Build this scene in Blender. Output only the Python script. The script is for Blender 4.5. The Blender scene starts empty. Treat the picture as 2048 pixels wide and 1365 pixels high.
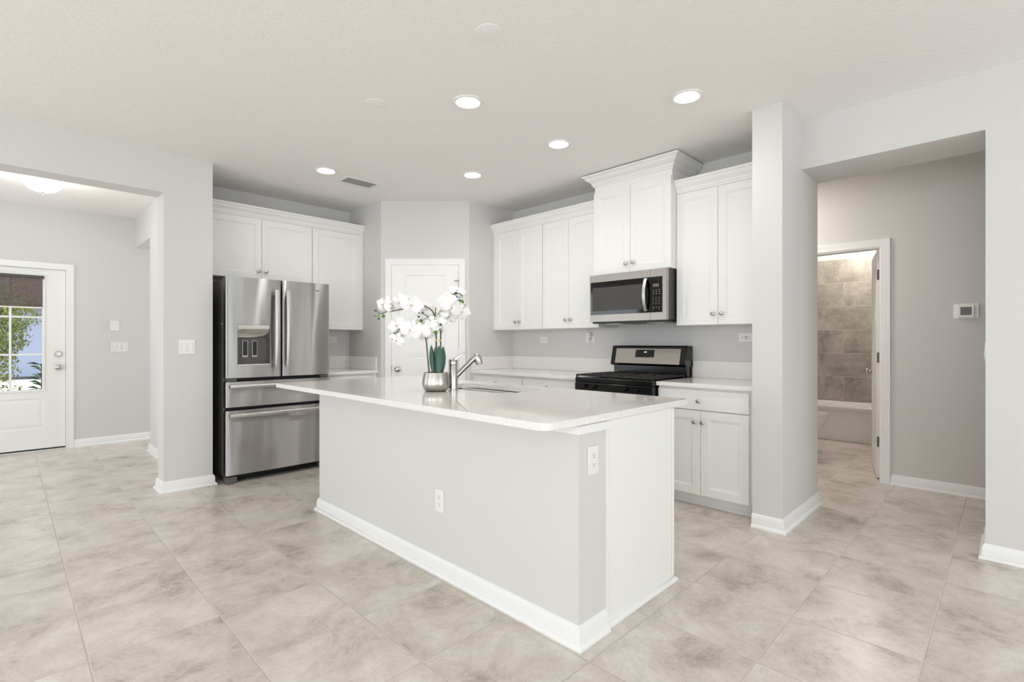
import bpy, bmesh, math, random
from mathutils import Vector, Matrix, Euler
R = random.Random(7)
S = bpy.context.scene
COL = S.collection

# ------------------------------------------------------------------ camera, world, light, exposure
H = 2.743                       # ceiling height
cam_d = bpy.data.cameras.new('camera')
cam = bpy.data.objects.new('camera', cam_d); COL.objects.link(cam)
cam_d.sensor_width = 36.0
cam_d.lens = 36.0 * 1003.44 / 2048
cam_d.shift_y = (684.99 - 682.5) / 2048
cam_d.clip_start = 0.05
cam.location = (0, 0, 1.2135)
YAW = math.radians(44.77)       # angle from +X to the view direction
cam.rotation_euler = (math.radians(90), 0, YAW - math.radians(90))
S.camera = cam

S.view_settings.view_transform = 'Standard'
S.view_settings.look = 'None'
S.view_settings.gamma = 1.0
S.view_settings.use_curve_mapping = False
S.view_settings.exposure = 0.02

w = bpy.data.worlds.new('sky'); S.world = w; w.use_nodes = True
wn = w.node_tree.nodes; wn.clear()
wo = wn.new('ShaderNodeOutputWorld'); wb = wn.new('ShaderNodeBackground')
wb.inputs[0].default_value = (0.80, 0.90, 1.0, 1); wb.inputs[1].default_value = 2.3
w.node_tree.links.new(wb.outputs[0], wo.inputs[0])

try:
    S.cycles.use_denoising = True
    S.cycles.denoiser = 'OPENIMAGEDENOISE'
    S.cycles.max_bounces = 10; S.cycles.diffuse_bounces = 6; S.cycles.glossy_bounces = 5
    S.cycles.transparent_max_bounces = 16
    S.cycles.sample_clamp_indirect = 6.0
    S.cycles.caustics_reflective = False; S.cycles.caustics_refractive = False
except Exception:
    pass

KL = 0.31                       # one dial for every lamp and window
def lamp(name, kind, loc, power, color=(1, 1, 1), size=None, aim=None, **kw):
    d = bpy.data.lights.new(name, kind); d.energy = power * (1.0 if kind == 'SUN' else KL); d.color = color
    o = bpy.data.objects.new(name, d); COL.objects.link(o); o.location = loc
    if kind == 'AREA':
        d.shape = 'RECTANGLE'; d.size, d.size_y = size
    elif kind == 'SUN':
        d.angle = math.radians(0.6)
    elif size:
        d.shadow_soft_size = size
    if aim is not None:
        o.rotation_euler = Vector(aim).to_track_quat('-Z', 'Y').to_euler()
    for k_, v_ in kw.items(): setattr(d, k_, v_)
    return o
DAY = (0.915, 0.962, 1.0)
WEST, SOUTH = -4.2, -4.6        # living room walls behind the camera, with big windows
lamp('daylight_west', 'AREA', (WEST - 0.02, -1.6, 1.35), 258, DAY, (3.4, 2.2), (1, 0, 0.26))
lamp('daylight_west_far', 'AREA', (WEST - 0.02, 2.7, 1.40), 165, DAY, (2.4, 1.9), (1, 0, 0.30))
lamp('daylight_south', 'AREA', (-2.0, SOUTH - 0.02, 1.35), 80, DAY, (2.6, 2.1), (0, 1, 0.45))
lamp('daylight_south_near', 'AREA', (2.2, SOUTH - 0.02, 1.35), 150, DAY, (2.6, 2.1), (0, 1, 0.45))
lamp('daylight_den', 'AREA', (3.38, 7.25, 1.4), 75, DAY, (0.8, 1.6), (-1, 0, 0))
lamp('daylight_entry', 'AREA', (-2.05, 6.3, 1.45), 50, DAY, (1.4, 1.8), (1, 0, 0.1))
lamp('sun', 'SUN', (0, 12, 8), 4.0, (1.0, 0.95, 0.88), aim=(0.75, -0.02, -0.66))

# ------------------------------------------------------------------ materials
def lin(c):
    return tuple((x / 255 / 12.92) if x / 255 <= 0.04045 else ((x / 255 + 0.055) / 1.055) ** 2.4 for x in c) + (1.0,)
def mat(name, rgb, rough=0.5, metal=0.0, spec=0.5, bump=None, coat=0.0, emis=None, alpha=None, aniso=0.0, var=None):
    m = bpy.data.materials.new(name); m.use_nodes = True
    nt = m.node_tree; b = nt.nodes['Principled BSDF']
    b.inputs['Base Color'].default_value = lin(rgb)
    b.inputs['Roughness'].default_value = rough
    b.inputs['Metallic'].default_value = metal
    b.inputs['Specular IOR Level'].default_value = spec
    if coat: b.inputs['Coat Weight'].default_value = coat; b.inputs['Coat Roughness'].default_value = 0.05
    if emis: b.inputs['Emission Color'].default_value = lin(emis[0]); b.inputs['Emission Strength'].default_value = emis[1]
    tc = nt.nodes.new('ShaderNodeTexCoord')
    if bump:
        sc, st, dist = bump
        n = nt.nodes.new('ShaderNodeTexNoise'); n.inputs['Scale'].default_value = sc; n.inputs['Detail'].default_value = 4
        bp = nt.nodes.new('ShaderNodeBump'); bp.inputs['Strength'].default_value = st; bp.inputs['Distance'].default_value = dist
        nt.links.new(tc.outputs['Object'], n.inputs['Vector']); nt.links.new(n.outputs['Fac'], bp.inputs['Height'])
        nt.links.new(bp.outputs['Normal'], b.inputs['Normal'])
    if var:                                   # soft procedural colour variation: (scale, rgb2)
        n2 = nt.nodes.new('ShaderNodeTexNoise'); n2.inputs['Scale'].default_value = var[0]; n2.inputs['Detail'].default_value = 5
        mx = nt.nodes.new('ShaderNodeMix'); mx.data_type = 'RGBA'
        mx.inputs['A'].default_value = lin(rgb); mx.inputs['B'].default_value = lin(var[1])
        nt.links.new(tc.outputs['Object'], n2.inputs['Vector']); nt.links.new(n2.outputs['Fac'], mx.inputs['Factor'])
        nt.links.new(mx.outputs['Result'], b.inputs['Base Color'])
    if aniso:
        b.inputs['Anisotropic'].default_value = aniso; b.inputs['Anisotropic Rotation'].default_value = 0.25
        tg = nt.nodes.new('ShaderNodeTangent'); tg.direction_type = 'RADIAL'; tg.axis = 'Z'
        nt.links.new(tg.outputs[0], b.inputs['Tangent'])
    return m

M = {}
M['wall'] = mat('wall_paint', (215, 213, 210), 0.75, bump=(140, 0.10, 0.003), spec=0.25)
M['ceiling'] = mat('ceiling_paint', (242, 240, 237), 0.9, bump=(42, 0.45, 0.006), spec=0.1)
M['trim'] = mat('trim_paint', (239, 238, 236), 0.38)
M['cab'] = mat('cabinet_paint', (238, 237, 234), 0.36)
M['door'] = mat('door_paint', (241, 240, 237), 0.42)
M['plastic'] = mat('white_plastic', (236, 234, 230), 0.3)
M['slot'] = mat('dark_slot', (70, 66, 62), 0.6)
def m_brushed(name, rgb, rough, an):
    m = bpy.data.materials.new(name); m.use_nodes = True
    nt = m.node_tree; N = nt.nodes; N.clear(); L = nt.links
    o = N.new('ShaderNodeOutputMaterial'); g = N.new('ShaderNodeBsdfAnisotropic')
    g.inputs['Roughness'].default_value = rough; g.inputs['Anisotropy'].default_value = an; g.inputs['Rotation'].default_value = 0.0
    tg = N.new('ShaderNodeTangent'); tg.direction_type = 'RADIAL'; tg.axis = 'Z'; L.new(tg.outputs[0], g.inputs['Tangent'])
    tc = N.new('ShaderNodeTexCoord'); mp = N.new('ShaderNodeMapping'); mp.inputs['Scale'].default_value = (3, 3, 900); L.new(tc.outputs['Object'], mp.inputs[0])
    n = N.new('ShaderNodeTexNoise'); n.inputs['Scale'].default_value = 1.0; L.new(mp.outputs[0], n.inputs['Vector'])
    mx = N.new('ShaderNodeMix'); mx.data_type = 'RGBA'; mx.inputs['A'].default_value = lin(rgb); mx.inputs['B'].default_value = lin(tuple(min(255, c + 14) for c in rgb))
    m2 = N.new('ShaderNodeMapping'); m2.inputs['Scale'].default_value = (7, 7, 0.9); L.new(tc.outputs['Object'], m2.inputs[0])
    n2 = N.new('ShaderNodeTexNoise'); n2.inputs['Scale'].default_value = 1.0; n2.inputs['Detail'].default_value = 1; L.new(m2.outputs[0], n2.inputs['Vector'])
    bp = N.new('ShaderNodeBump'); bp.inputs['Strength'].default_value = 0.5; bp.inputs['Distance'].default_value = 0.012
    L.new(n2.outputs['Fac'], bp.inputs['Height']); L.new(bp.outputs[0], g.inputs['Normal'])
    L.new(n.outputs['Fac'], mx.inputs['Factor']); L.new(mx.outputs['Result'], g.inputs['Color']); L.new(g.outputs[0], o.inputs[0])
    return m
M['steel'] = m_brushed('brushed_steel_door', (185, 184, 183), 0.34, 0.76)
M['steel_m'] = mat('plain_steel', (176, 170, 163), 0.34, metal=1.0)
M['steel_h'] = mat('handle_steel', (208, 206, 203), 0.34, metal=1.0)
M['gap'] = mat('plate_gap', (176, 173, 168), 0.6)
M['steel_d'] = mat('sink_steel', (108, 106, 103), 0.5, metal=1.0)
M['nickel'] = mat('brushed_nickel', (190, 186, 180), 0.24, metal=1.0)
M['pot'] = mat('pot_metal', (192, 187, 180), 0.28, metal=1.0)
M['chrome'] = mat('chrome', (225, 223, 220), 0.08, metal=1.0)
M['grey_case'] = mat('grey_case', (92, 90, 87), 0.45)
M['dark_case'] = mat('dark_case', (58, 56, 54), 0.4)
M['black'] = mat('black_enamel', (9, 9, 9), 0.16)
M['black_m'] = mat('black_iron', (42, 38, 36), 0.62)
M['black_gl'] = mat('black_glass', (8, 8, 9), 0.06)
M['mw_gl'] = mat('oven_window', (74, 71, 68), 0.35, spec=0.25)
M['gasket'] = mat('dark_gasket', (22, 22, 21), 0.6)
M['lcd'] = mat('lcd_grey', (92, 92, 88), 0.25)
M['print'] = mat('panel_print', (190, 190, 186), 0.5)
M['digits'] = mat('lit_digits', (230, 240, 255), 0.4, emis=((220, 235, 255), 3.0))
M['leaf'] = mat('orchid_leaf', (40, 78, 70), 0.35, var=(9, (74, 112, 98)))
M['stem'] = mat('orchid_stem', (74, 84, 52), 0.5, var=(30, (110, 104, 74)))
M['bamboo'] = mat('stake', (112, 104, 84), 0.55)
M['petal'] = mat('orchid_petal', (248, 247, 246), 0.55)
M['lip'] = mat('orchid_lip', (246, 224, 140), 0.5, var=(220, (212, 184, 214)))
M['bud'] = mat('orchid_bud', (58, 80, 50), 0.45, var=(25, (76, 104, 56)))
M['bud_g'] = mat('orchid_bud_bright', (98, 140, 44), 0.4, var=(25, (70, 112, 40)))
M['twine'] = mat('raffia_tie', (222, 190, 140), 0.7)
M['moss'] = mat('soil', (52, 44, 36), 0.9, bump=(60, 0.8, 0.01))
M['hinge'] = mat('dark_hinge', (96, 92, 86), 0.35, metal=0.9)
M['can'] = mat('lamp_disc', (255, 252, 246), 0.5, emis=((255, 250, 242), 45.0))
M['bowl'] = mat('lamp_bowl', (255, 252, 246), 0.4, emis=((255, 248, 236), 5.0))
M['tub'] = mat('tub_acrylic', (236, 232, 228), 0.2)
M['shade_t'] = mat('shade_fabric', (86, 82, 78), 0.8)
M['dark_vent'] = mat('vent_shadow', (70, 66, 60), 0.8)
M['leaf_out'] = mat('shrub_leaf', (84, 112, 62), 0.5, var=(3, (168, 162, 70)))
M['leaf_out2'] = mat('plant_leaf', (34, 66, 48), 0.45, var=(4, (62, 98, 66)))
M['bark'] = mat('bark', (96, 84, 72), 0.85)
M['siding'] = mat('house_wall', (156, 163, 184), 0.8)
M['garage'] = mat('garage_door', (158, 165, 186), 0.6)
M['roof'] = mat('roof_shingle', (120, 84, 96), 0.85, var=(8, (92, 66, 78)))
M['drive'] = mat('driveway', (206, 198, 190), 0.85)
M['lawn'] = mat('lawn', (104, 112, 78), 0.9, var=(6, (130, 122, 96)))

def m_tile(name, ox, oy, px, py, axes, lo, mid, hi, groutc, rough, gw, vein=(2.2, 2.2, 2.2), half=False, specks=False):
    """stone tile: grid in two object axes, per-tile offset noise, recessed grout"""
    m = bpy.data.materials.new(name); m.use_nodes = True
    nt = m.node_tree; N = nt.nodes; L = nt.links; b = N['Principled BSDF']
    tc = N.new('ShaderNodeTexCoord'); sep = N.new('ShaderNodeSeparateXYZ'); L.new(tc.outputs['Object'], sep.inputs[0])
    def mt(op, a, c=None, d=None):
        n = N.new('ShaderNodeMath'); n.operation = op
        for i, v in enumerate((a, c, d)):
            if v is None: continue
            if isinstance(v, (int, float)): n.inputs[i].default_value = v
            else: L.new(v, n.inputs[i])
        return n.outputs[0]
    A, B = (sep.outputs[i] for i in axes)
    v = mt('DIVIDE', mt('SUBTRACT', B, oy), py); fv = mt('FLOOR', v)
    u = mt('DIVIDE', mt('SUBTRACT', A, ox), px)
    if half: u = mt('ADD', u, mt('MULTIPLY', mt('MODULO', fv, 2.0), 0.5))
    fu = mt('FLOOR', u)
    du = mt('MULTIPLY', mt('SUBTRACT', 0.5, mt('ABSOLUTE', mt('SUBTRACT', mt('FRACT', u), 0.5))), px)
    dv = mt('MULTIPLY', mt('SUBTRACT', 0.5, mt('ABSOLUTE', mt('SUBTRACT', mt('FRACT', v), 0.5))), py)
    d = mt('MINIMUM', du, dv)
    face = N.new('ShaderNodeMapRange'); face.inputs[1].default_value = gw * 0.7; face.inputs[2].default_value = gw * 1.5
    L.new(d, face.inputs[0])
    cmb = N.new('ShaderNodeCombineXYZ'); L.new(fu, cmb.inputs[0]); L.new(fv, cmb.inputs[1])
    wn_ = N.new('ShaderNodeTexWhiteNoise'); wn_.noise_dimensions = '3D'; L.new(cmb.outputs[0], wn_.inputs[0])
    sc = N.new('ShaderNodeVectorMath'); sc.operation = 'SCALE'; sc.inputs[3].default_value = 40; L.new(wn_.outputs['Color'], sc.inputs[0])
    ad = N.new('ShaderNodeVectorMath'); ad.operation = 'ADD'; L.new(tc.outputs['Object'], ad.inputs[0]); L.new(sc.outputs[0], ad.inputs[1])
    ml = N.new('ShaderNodeVectorMath'); ml.operation = 'MULTIPLY'; ml.inputs[1].default_value = vein; L.new(ad.outputs[0], ml.inputs[0])
    n1 = N.new('ShaderNodeTexNoise'); n1.inputs['Scale'].default_value = 1.3; n1.inputs['Detail'].default_value = 9
    n1.inputs['Roughness'].default_value = 0.72; n1.inputs['Distortion'].default_value = 0.35
    L.new(ml.outputs[0], n1.inputs['Vector'])
    n2 = N.new('ShaderNodeTexNoise'); n2.inputs['Scale'].default_value = 26; n2.inputs['Detail'].default_value = 7
    n2.inputs['Roughness'].default_value = 0.75; L.new(ml.outputs[0], n2.inputs['Vector'])
    cr = N.new('ShaderNodeValToRGB'); e = cr.color_ramp.elements
    e[0].position = 0.36; e[0].color = lin(lo); e[1].position = 0.60; e[1].color = lin(hi)
    k = cr.color_ramp.elements.new(0.47); k.color = lin(mid)
    mixf = mt('ADD', mt('MULTIPLY', n1.outputs['Fac'], 0.80), mt('MULTIPLY', n2.outputs['Fac'], 0.20))
    L.new(mixf, cr.inputs[0])
    facec = cr.outputs[0]
    if specks:                                  # clustered fine pits and veins
        n3 = N.new('ShaderNodeTexNoise'); n3.inputs['Scale'].default_value = 46; n3.inputs['Detail'].default_value = 6; n3.inputs['Roughness'].default_value = 0.7; L.new(ml.outputs[0], n3.inputs['Vector'])
        n4 = N.new('ShaderNodeTexNoise'); n4.inputs['Scale'].default_value = 2.6; n4.inputs['Detail'].default_value = 4; L.new(ml.outputs[0], n4.inputs['Vector'])
        a3 = N.new('ShaderNodeMapRange'); a3.inputs[1].default_value = 0.54; a3.inputs[2].default_value = 0.66; L.new(n3.outputs['Fac'], a3.inputs[0])
        a4 = N.new('ShaderNodeMapRange'); a4.inputs[1].default_value = 0.50; a4.inputs[2].default_value = 0.62; L.new(n4.outputs['Fac'], a4.inputs[0])
        k3 = mt('MULTIPLY', mt('MULTIPLY', a3.outputs[0], a4.outputs[0]), 0.42)
        m3 = N.new('ShaderNodeMix'); m3.data_type = 'RGBA'; m3.inputs['B'].default_value = lin((146, 136, 124)); L.new(k3, m3.inputs['Factor']); L.new(facec, m3.inputs['A']); facec = m3.outputs['Result']
    mx = N.new('ShaderNodeMix'); mx.data_type = 'RGBA'; mx.inputs['A'].default_value = lin(groutc)
    L.new(face.outputs[0], mx.inputs['Factor']); L.new(facec, mx.inputs['B'])
    L.new(mx.outputs['Result'], b.inputs['Base Color'])
    rr = N.new('ShaderNodeMapRange'); rr.inputs[3].default_value = 0.85; rr.inputs[4].default_value = rough
    L.new(face.outputs[0], rr.inputs[0]); L.new(rr.outputs[0], b.inputs['Roughness'])
    bp = N.new('ShaderNodeBump'); bp.inputs['Strength'].default_value = 0.6; bp.inputs['Distance'].default_value = 0.003
    hh = mt('ADD', face.outputs[0], mt('MULTIPLY', n2.outputs['Fac'], 0.10))
    L.new(hh, bp.inputs['Height']); L.new(bp.outputs[0], b.inputs['Normal'])
    return m
M['tile'] = m_tile('floor_tile', 0.222, 0.234, 0.4455, 0.4500, (0, 1), (170, 160, 147), (203, 194, 184), (222, 215, 208), (206, 198, 187), 0.23, 0.0028, vein=(2.5, 2.5, 2.5), specks=True)
M['walltile'] = m_tile('shower_tile', 0.35, 0.43, 0.62, 0.3175, (1, 2), (120, 114, 107), (152, 146, 137), (180, 173, 163), (190, 184, 174), 0.4, 0.0022, half=True)

def m_quartz():
    m = bpy.data.materials.new('quartz'); m.use_nodes = True
    nt = m.node_tree; N = nt.nodes; L = nt.links; b = N['Principled BSDF']
    tc = N.new('ShaderNodeTexCoord')
    v = N.new('ShaderNodeTexVoronoi'); v.inputs['Scale'].default_value = 190; L.new(tc.outputs['Object'], v.inputs['Vector'])
    n = N.new('ShaderNodeTexNoise'); n.inputs['Scale'].default_value = 170; n.inputs['Detail'].default_value = 3; L.new(tc.outputs['Object'], n.inputs['Vector'])
    cr = N.new('ShaderNodeValToRGB'); cr.color_ramp.elements[0].position = 0.34; cr.color_ramp.elements[0].color = lin((220, 216, 211))
    cr.color_ramp.elements[1].position = 0.46; cr.color_ramp.elements[1].color = lin((239, 236, 233)); L.new(n.outputs['Fac'], cr.inputs[0])
    c2 = N.new('ShaderNodeValToRGB'); c2.color_ramp.elements[0].position = 0.16; c2.color_ramp.elements[0].color = (0.86, 0.85, 0.84, 1)
    c2.color_ramp.elements[1].position = 0.24; c2.color_ramp.elements[1].color = (1, 1, 1, 1); L.new(v.outputs['Distance'], c2.inputs[0])
    mx = N.new('ShaderNodeMix'); mx.data_type = 'RGBA'; mx.blend_type = 'MULTIPLY'; mx.inputs['Factor'].default_value = 0.8
    L.new(cr.outputs[0], mx.inputs['A']); L.new(c2.outputs[0], mx.inputs['B']); L.new(mx.outputs['Result'], b.inputs['Base Color'])
    b.inputs['Roughness'].default_value = 0.06
    return m
M['quartz'] = m_quartz()

def m_thin(name, tint, refl, rough=0.02):
    m = bpy.data.materials.new(name); m.use_nodes = True
    nt = m.node_tree; N = nt.nodes; N.clear(); L = nt.links
    o = N.new('ShaderNodeOutputMaterial'); t = N.new('ShaderNodeBsdfTransparent'); t.inputs[0].default_value = tint
    g = N.new('ShaderNodeBsdfGlossy'); g.inputs['Roughness'].default_value = rough
    mx = N.new('ShaderNodeMixShader'); fr = N.new('ShaderNodeFresnel'); fr.inputs[0].default_value = refl
    L.new(fr.outputs[0], mx.inputs[0]); L.new(t.outputs[0], mx.inputs[1]); L.new(g.outputs[0], mx.inputs[2]); L.new(mx.outputs[0], o.inputs[0])
    return m
M['glass'] = m_thin('window_glass', (0.97, 0.98, 0.98, 1), 1.3)
def m_scrim():
    m = bpy.data.materials.new('scrim'); m.use_nodes = True
    nt = m.node_tree; N = nt.nodes; N.clear(); L = nt.links
    o = N.new('ShaderNodeOutputMaterial'); t = N.new('ShaderNodeBsdfTransparent'); t.inputs[0].default_value = (0.9, 0.9, 0.9, 1)
    d = N.new('ShaderNodeBsdfDiffuse'); d.inputs[0].default_value = lin((112, 102, 100))
    mx = N.new('ShaderNodeMixShader'); mx.inputs[0].default_value = 0.50
    L.new(t.outputs[0], mx.inputs[1]); L.new(d.outputs[0], mx.inputs[2]); L.new(mx.outputs[0], o.inputs[0])
    return m
M['scrim'] = m_scrim()

# ------------------------------------------------------------------ mesh builder
def FR(o, U, V, W):
    return Matrix(((U[0], V[0], W[0], o[0]), (U[1], V[1], W[1], o[1]), (U[2], V[2], W[2], o[2]), (0, 0, 0, 1)))
WORLD = Matrix.Identity(4)
def FX(X): return FR((X, 0, 0), (0, -1, 0), (0, 0, 1), (-1, 0, 0))      # wall facing -X : u = -y, v = z, w out
def FY(Y): return FR((0, Y, 0), (1, 0, 0), (0, 0, 1), (0, -1, 0))       # wall facing -Y : u = x
DA, DB = Vector((2.853, 4.825)), Vector((3.525, 4.148))
DD = (DB - DA).normalized(); DN = Vector((-abs(DD.y), -abs(DD.x))).normalized()
FD = FR((DA.x, DA.y, 0), (DD.x, DD.y, 0), (0, 0, 1), (DD.y, -DD.x, 0))  # diagonal pantry wall

class MB:
    def __init__(s, fr=WORLD): s.v = []; s.f = []; s.fr = fr
    def pts(s, ps):
        n = len(s.v); s.v += [s.fr @ Vector(p) for p in ps]; return n
    def box(s, u0, u1, v0, v1, w0, w1):
        n = s.pts([(u, v, w_) for w_ in (w0, w1) for v in (v0, v1) for u in (u0, u1)])
        for q in ((0, 2, 3, 1), (4, 5, 7, 6), (0, 1, 5, 4), (2, 6, 7, 3), (0, 4, 6, 2), (1, 3, 7, 5)): s.f.append([n + i for i in q])
        return s
    def prism(s, poly, a0, a1, ax=2):
        """polygon in the two other axes, extruded along ax"""
        def P(p, a):
            q = list(p); q.insert(ax, a); return q
        k = len(poly); n = s.pts([P(p, a0) for p in poly] + [P(p, a1) for p in poly])
        s.f.append([n + i for i in range(k)]); s.f.append([n + k + i for i in range(k)][::-1])
        for i in range(k): j = (i + 1) % k; s.f.append([n + i, n + j, n + k + j, n + k + i])
        return s
    def lathe(s, prof, o=(0, 0, 0), A=(0, 0, 1), n=24, cap=True, a0=0, a1=2 * math.pi):
        A = Vector(A).normalized(); X = A.orthogonal().normalized(); Y = A.cross(X); o = Vector(o); st = len(s.v)
        full = abs(a1 - a0 - 2 * math.pi) < 1e-6; m = n if full else n + 1
        for r, z in prof:
            for i in range(m):
                t = a0 + (a1 - a0) * i / n
                s.v.append(s.fr @ (o + A * z + (X * math.cos(t) + Y * math.sin(t)) * r))
        for k in range(len(prof) - 1):
            for i in range(n):
                j = (i + 1) % m
                s.f.append([st + k * m + i, st + k * m + j, st + (k + 1) * m + j, st + (k + 1) * m + i])
        if cap:
            s.f.append([st + i for i in range(m)][::-1]); s.f.append([st + (len(prof) - 1) * m + i for i in range(m)])
        return s
    def tube(s, path, rad, n=8):
        P = [Vector(p) for p in path]; rr = rad if isinstance(rad, (list, tuple)) else [rad] * len(P); st = len(s.v); X = None
        for i, p in enumerate(P):
            t = (P[min(i + 1, len(P) - 1)] - P[max(i - 1, 0)]).normalized()
            X = t.orthogonal().normalized() if X is None else (X - t * X.dot(t)).normalized()
            Y = t.cross(X)
            for k in range(n):
                a = 2 * math.pi * k / n; s.v.append(s.fr @ (p + (X * math.cos(a) + Y * math.sin(a)) * rr[i]))
        for i in range(len(P) - 1):
            for k in range(n):
                j = (k + 1) % n; s.f.append([st + i * n + k, st + i * n + j, st + (i + 1) * n + j, st + (i + 1) * n + k])
        s.f.append([st + k for k in range(n)][::-1]); s.f.append([st + (len(P) - 1) * n + k for k in range(n)])
        return s
    def sweep(s, path, prof, third=(0, 1, 2), side=1, closed=False):
        """path: 2D polyline; prof: (offset to the given side, height). third: axes order of (path p, path q, height)"""
        P = [Vector(p) for p in path]; k = len(P); m = len(prof); st = len(s.v)
        def nrm(a, b):
            d = (b - a).normalized(); return Vector((-d.y, d.x)) * side
        for i, p in enumerate(P):
            if closed: na, nb = nrm(P[i - 1], p), nrm(p, P[(i + 1) % k])
            else:
                na = nrm(P[i - 1], p) if i > 0 else nrm(p, P[i + 1]); nb = nrm(p, P[i + 1]) if i < k - 1 else na
            mi = (na + nb); mi = mi / max(1e-6, mi.dot(na)) if mi.length > 1e-6 else na
            for d, h_ in prof:
                q = p + mi * d; c = [0, 0, 0]; c[third[0]] = q.x; c[third[1]] = q.y; c[third[2]] = h_
                s.v.append(s.fr @ Vector(c))
        for i in range(k if closed else k - 1):
            i2 = (i + 1) % k
            for j in range(m):
                j2 = (j + 1) % m; s.f.append([st + i * m + j, st + i * m + j2, st + i2 * m + j2, st + i2 * m + j])
        if not closed:
            s.f.append([st + j for j in range(m)]); s.f.append([st + (k - 1) * m + j for j in range(m)][::-1])
        return s
    def shaker(s, u0, u1, v0, v1, t=0.02, rail=0.058, dep=0.007):
        """cabinet door: flat frame, stepped inner edge, recessed panel; front of frame at w = 0"""
        r = [(0, 0.0), (rail, 0.0), (rail + 0.004, -dep * 0.45), (rail + 0.010, -dep * 0.45), (rail + 0.013, -dep)]
        st = len(s.v)
        s.pts([(u0, v0, -t), (u1, v0, -t), (u1, v1, -t), (u0, v1, -t)])
        for i, w_ in r: s.pts([(u0 + i, v0 + i, w_), (u1 - i, v0 + i, w_), (u1 - i, v1 - i, w_), (u0 + i, v1 - i, w_)])
        for k in range(len(r)):
            for i in range(4):
                j = (i + 1) % 4; s.f.append([st + 4 * k + i, st + 4 * k + j, st + 4 * k + 4 + j, st + 4 * k + 4 + i])
        e = st + 4 * len(r); s.f.append([e, e + 1, e + 2, e + 3]); s.f.append([st + 3, st + 2, st + 1, st])
        return s
    def panel_slab(s, u0, u1, v0, v1, t, panels, dep=0.009, wd=0.03):
        """slab front at w=0 with raised-and-fielded rectangular panels [(u0,u1,v0,v1)]"""
        us = sorted({u0, u1} | {p[i] for p in panels for i in (0, 1)}); vs = sorted({v0, v1} | {p[i] for p in panels for i in (2, 3)})
        n0 = s.pts([(u, v, 0) for v in vs for u in us]); k = len(us)
        for a in range(len(vs) - 1):
            for b in range(k - 1):
                cu, cv = (us[b] + us[b + 1]) / 2, (vs[a] + vs[a + 1]) / 2
                if any(p[0] < cu < p[1] and p[2] < cv < p[3] for p in panels): continue
                s.f.append([n0 + a * k + b, n0 + a * k + b + 1, n0 + (a + 1) * k + b + 1, n0 + (a + 1) * k + b])
        for p in panels:
            rings = [(0, 0), (0.008, -dep), (0.016, -dep), (wd, -dep * 0.2), (wd + 0.003, -dep * 0.2)]; st = len(s.v)
            for i, w_ in rings: s.pts([(p[0] + i, p[2] + i, w_), (p[1] - i, p[2] + i, w_), (p[1] - i, p[3] - i, w_), (p[0] + i, p[3] - i, w_)])
            for q in range(len(rings) - 1):
                for i in range(4):
                    j = (i + 1) % 4; s.f.append([st + 4 * q + i, st + 4 * q + j, st + 4 * q + 4 + j, st + 4 * q + 4 + i])
            e = st + 4 * (len(rings) - 1); s.f.append([e, e + 1, e + 2, e + 3])
        b0 = s.pts([(u0, v0, 0), (u1, v0, 0), (u1, v1, 0), (u0, v1, 0), (u0, v0, -t), (u1, v0, -t), (u1, v1, -t), (u0, v1, -t)])
        for q in ((0, 4, 5, 1), (1, 5, 6, 2), (2, 6, 7, 3), (3, 7, 4, 0), (4, 7, 6, 5)): s.f.append([b0 + i for i in q])
        return s
    def curved(s, u0, u1, v0, v1, t, bulge=0.012, er=0.014, hole=None, cu0=None, cu1=None, n=20):
        """door front with a gentle convex bow across its width and rounded long edges; hole=(u0,u1,v0,v1,depth)"""
        us = [u0 + er * (1 - math.cos(a * math.pi / 12)) for a in range(0, 6)] + [u0 + er + (u1 - u0 - 2 * er) * i / n for i in range(n + 1)]
        us += [u1 - er * (1 - math.cos(a * math.pi / 12)) for a in range(5, -1, -1)]
        if hole: us = sorted(set([u for u in us if min(abs(u - hole[0]), abs(u - hole[1])) > 0.004] + [hole[0], hole[1]]))
        c0 = u0 if cu0 is None else cu0; c1 = u1 if cu1 is None else cu1
        def w_(u):
            b = bulge * (1 - ((2 * u - c0 - c1) / (c1 - c0)) ** 2)
            d = min(u - u0, u1 - u)
            return b - (er - math.sqrt(max(0, er * er - (er - d) ** 2)) if d < er else 0)
        vs = [v0, v1] if not hole else [v0, hole[2], hole[3], v1]
        k = len(us); n0 = s.pts([(u, v, w_(u)) for v in vs for u in us])
        for a in range(len(vs) - 1):
            for b in range(k - 1):
                if hole and a == 1 and hole[0] - 1e-6 <= us[b] < hole[1] - 1e-6: continue
                s.f.append([n0 + a * k + b, n0 + a * k + b + 1, n0 + (a + 1) * k + b + 1, n0 + (a + 1) * k + b])
        for v, top in ((v0, 0), (v1, 1)):
            m0 = s.pts([(u, v, w_(u)) for u in us] + [(u1, v, -t), (u0, v, -t)])
            q = [m0 + i for i in range(k + 2)]; s.f.append(q if top else q[::-1])
        m0 = s.pts([(u0, v0, w_(u0)), (u0, v1, w_(u0)), (u0, v1, -t), (u0, v0, -t), (u1, v0, w_(u1)), (u1, v1, w_(u1)), (u1, v1, -t), (u1, v0, -t)])
        s.f += [[m0, m0 + 1, m0 + 2, m0 + 3], [m0 + 4, m0 + 7, m0 + 6, m0 + 5], [m0 + 3, m0 + 2, m0 + 6, m0 + 7]]
        return s
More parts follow.
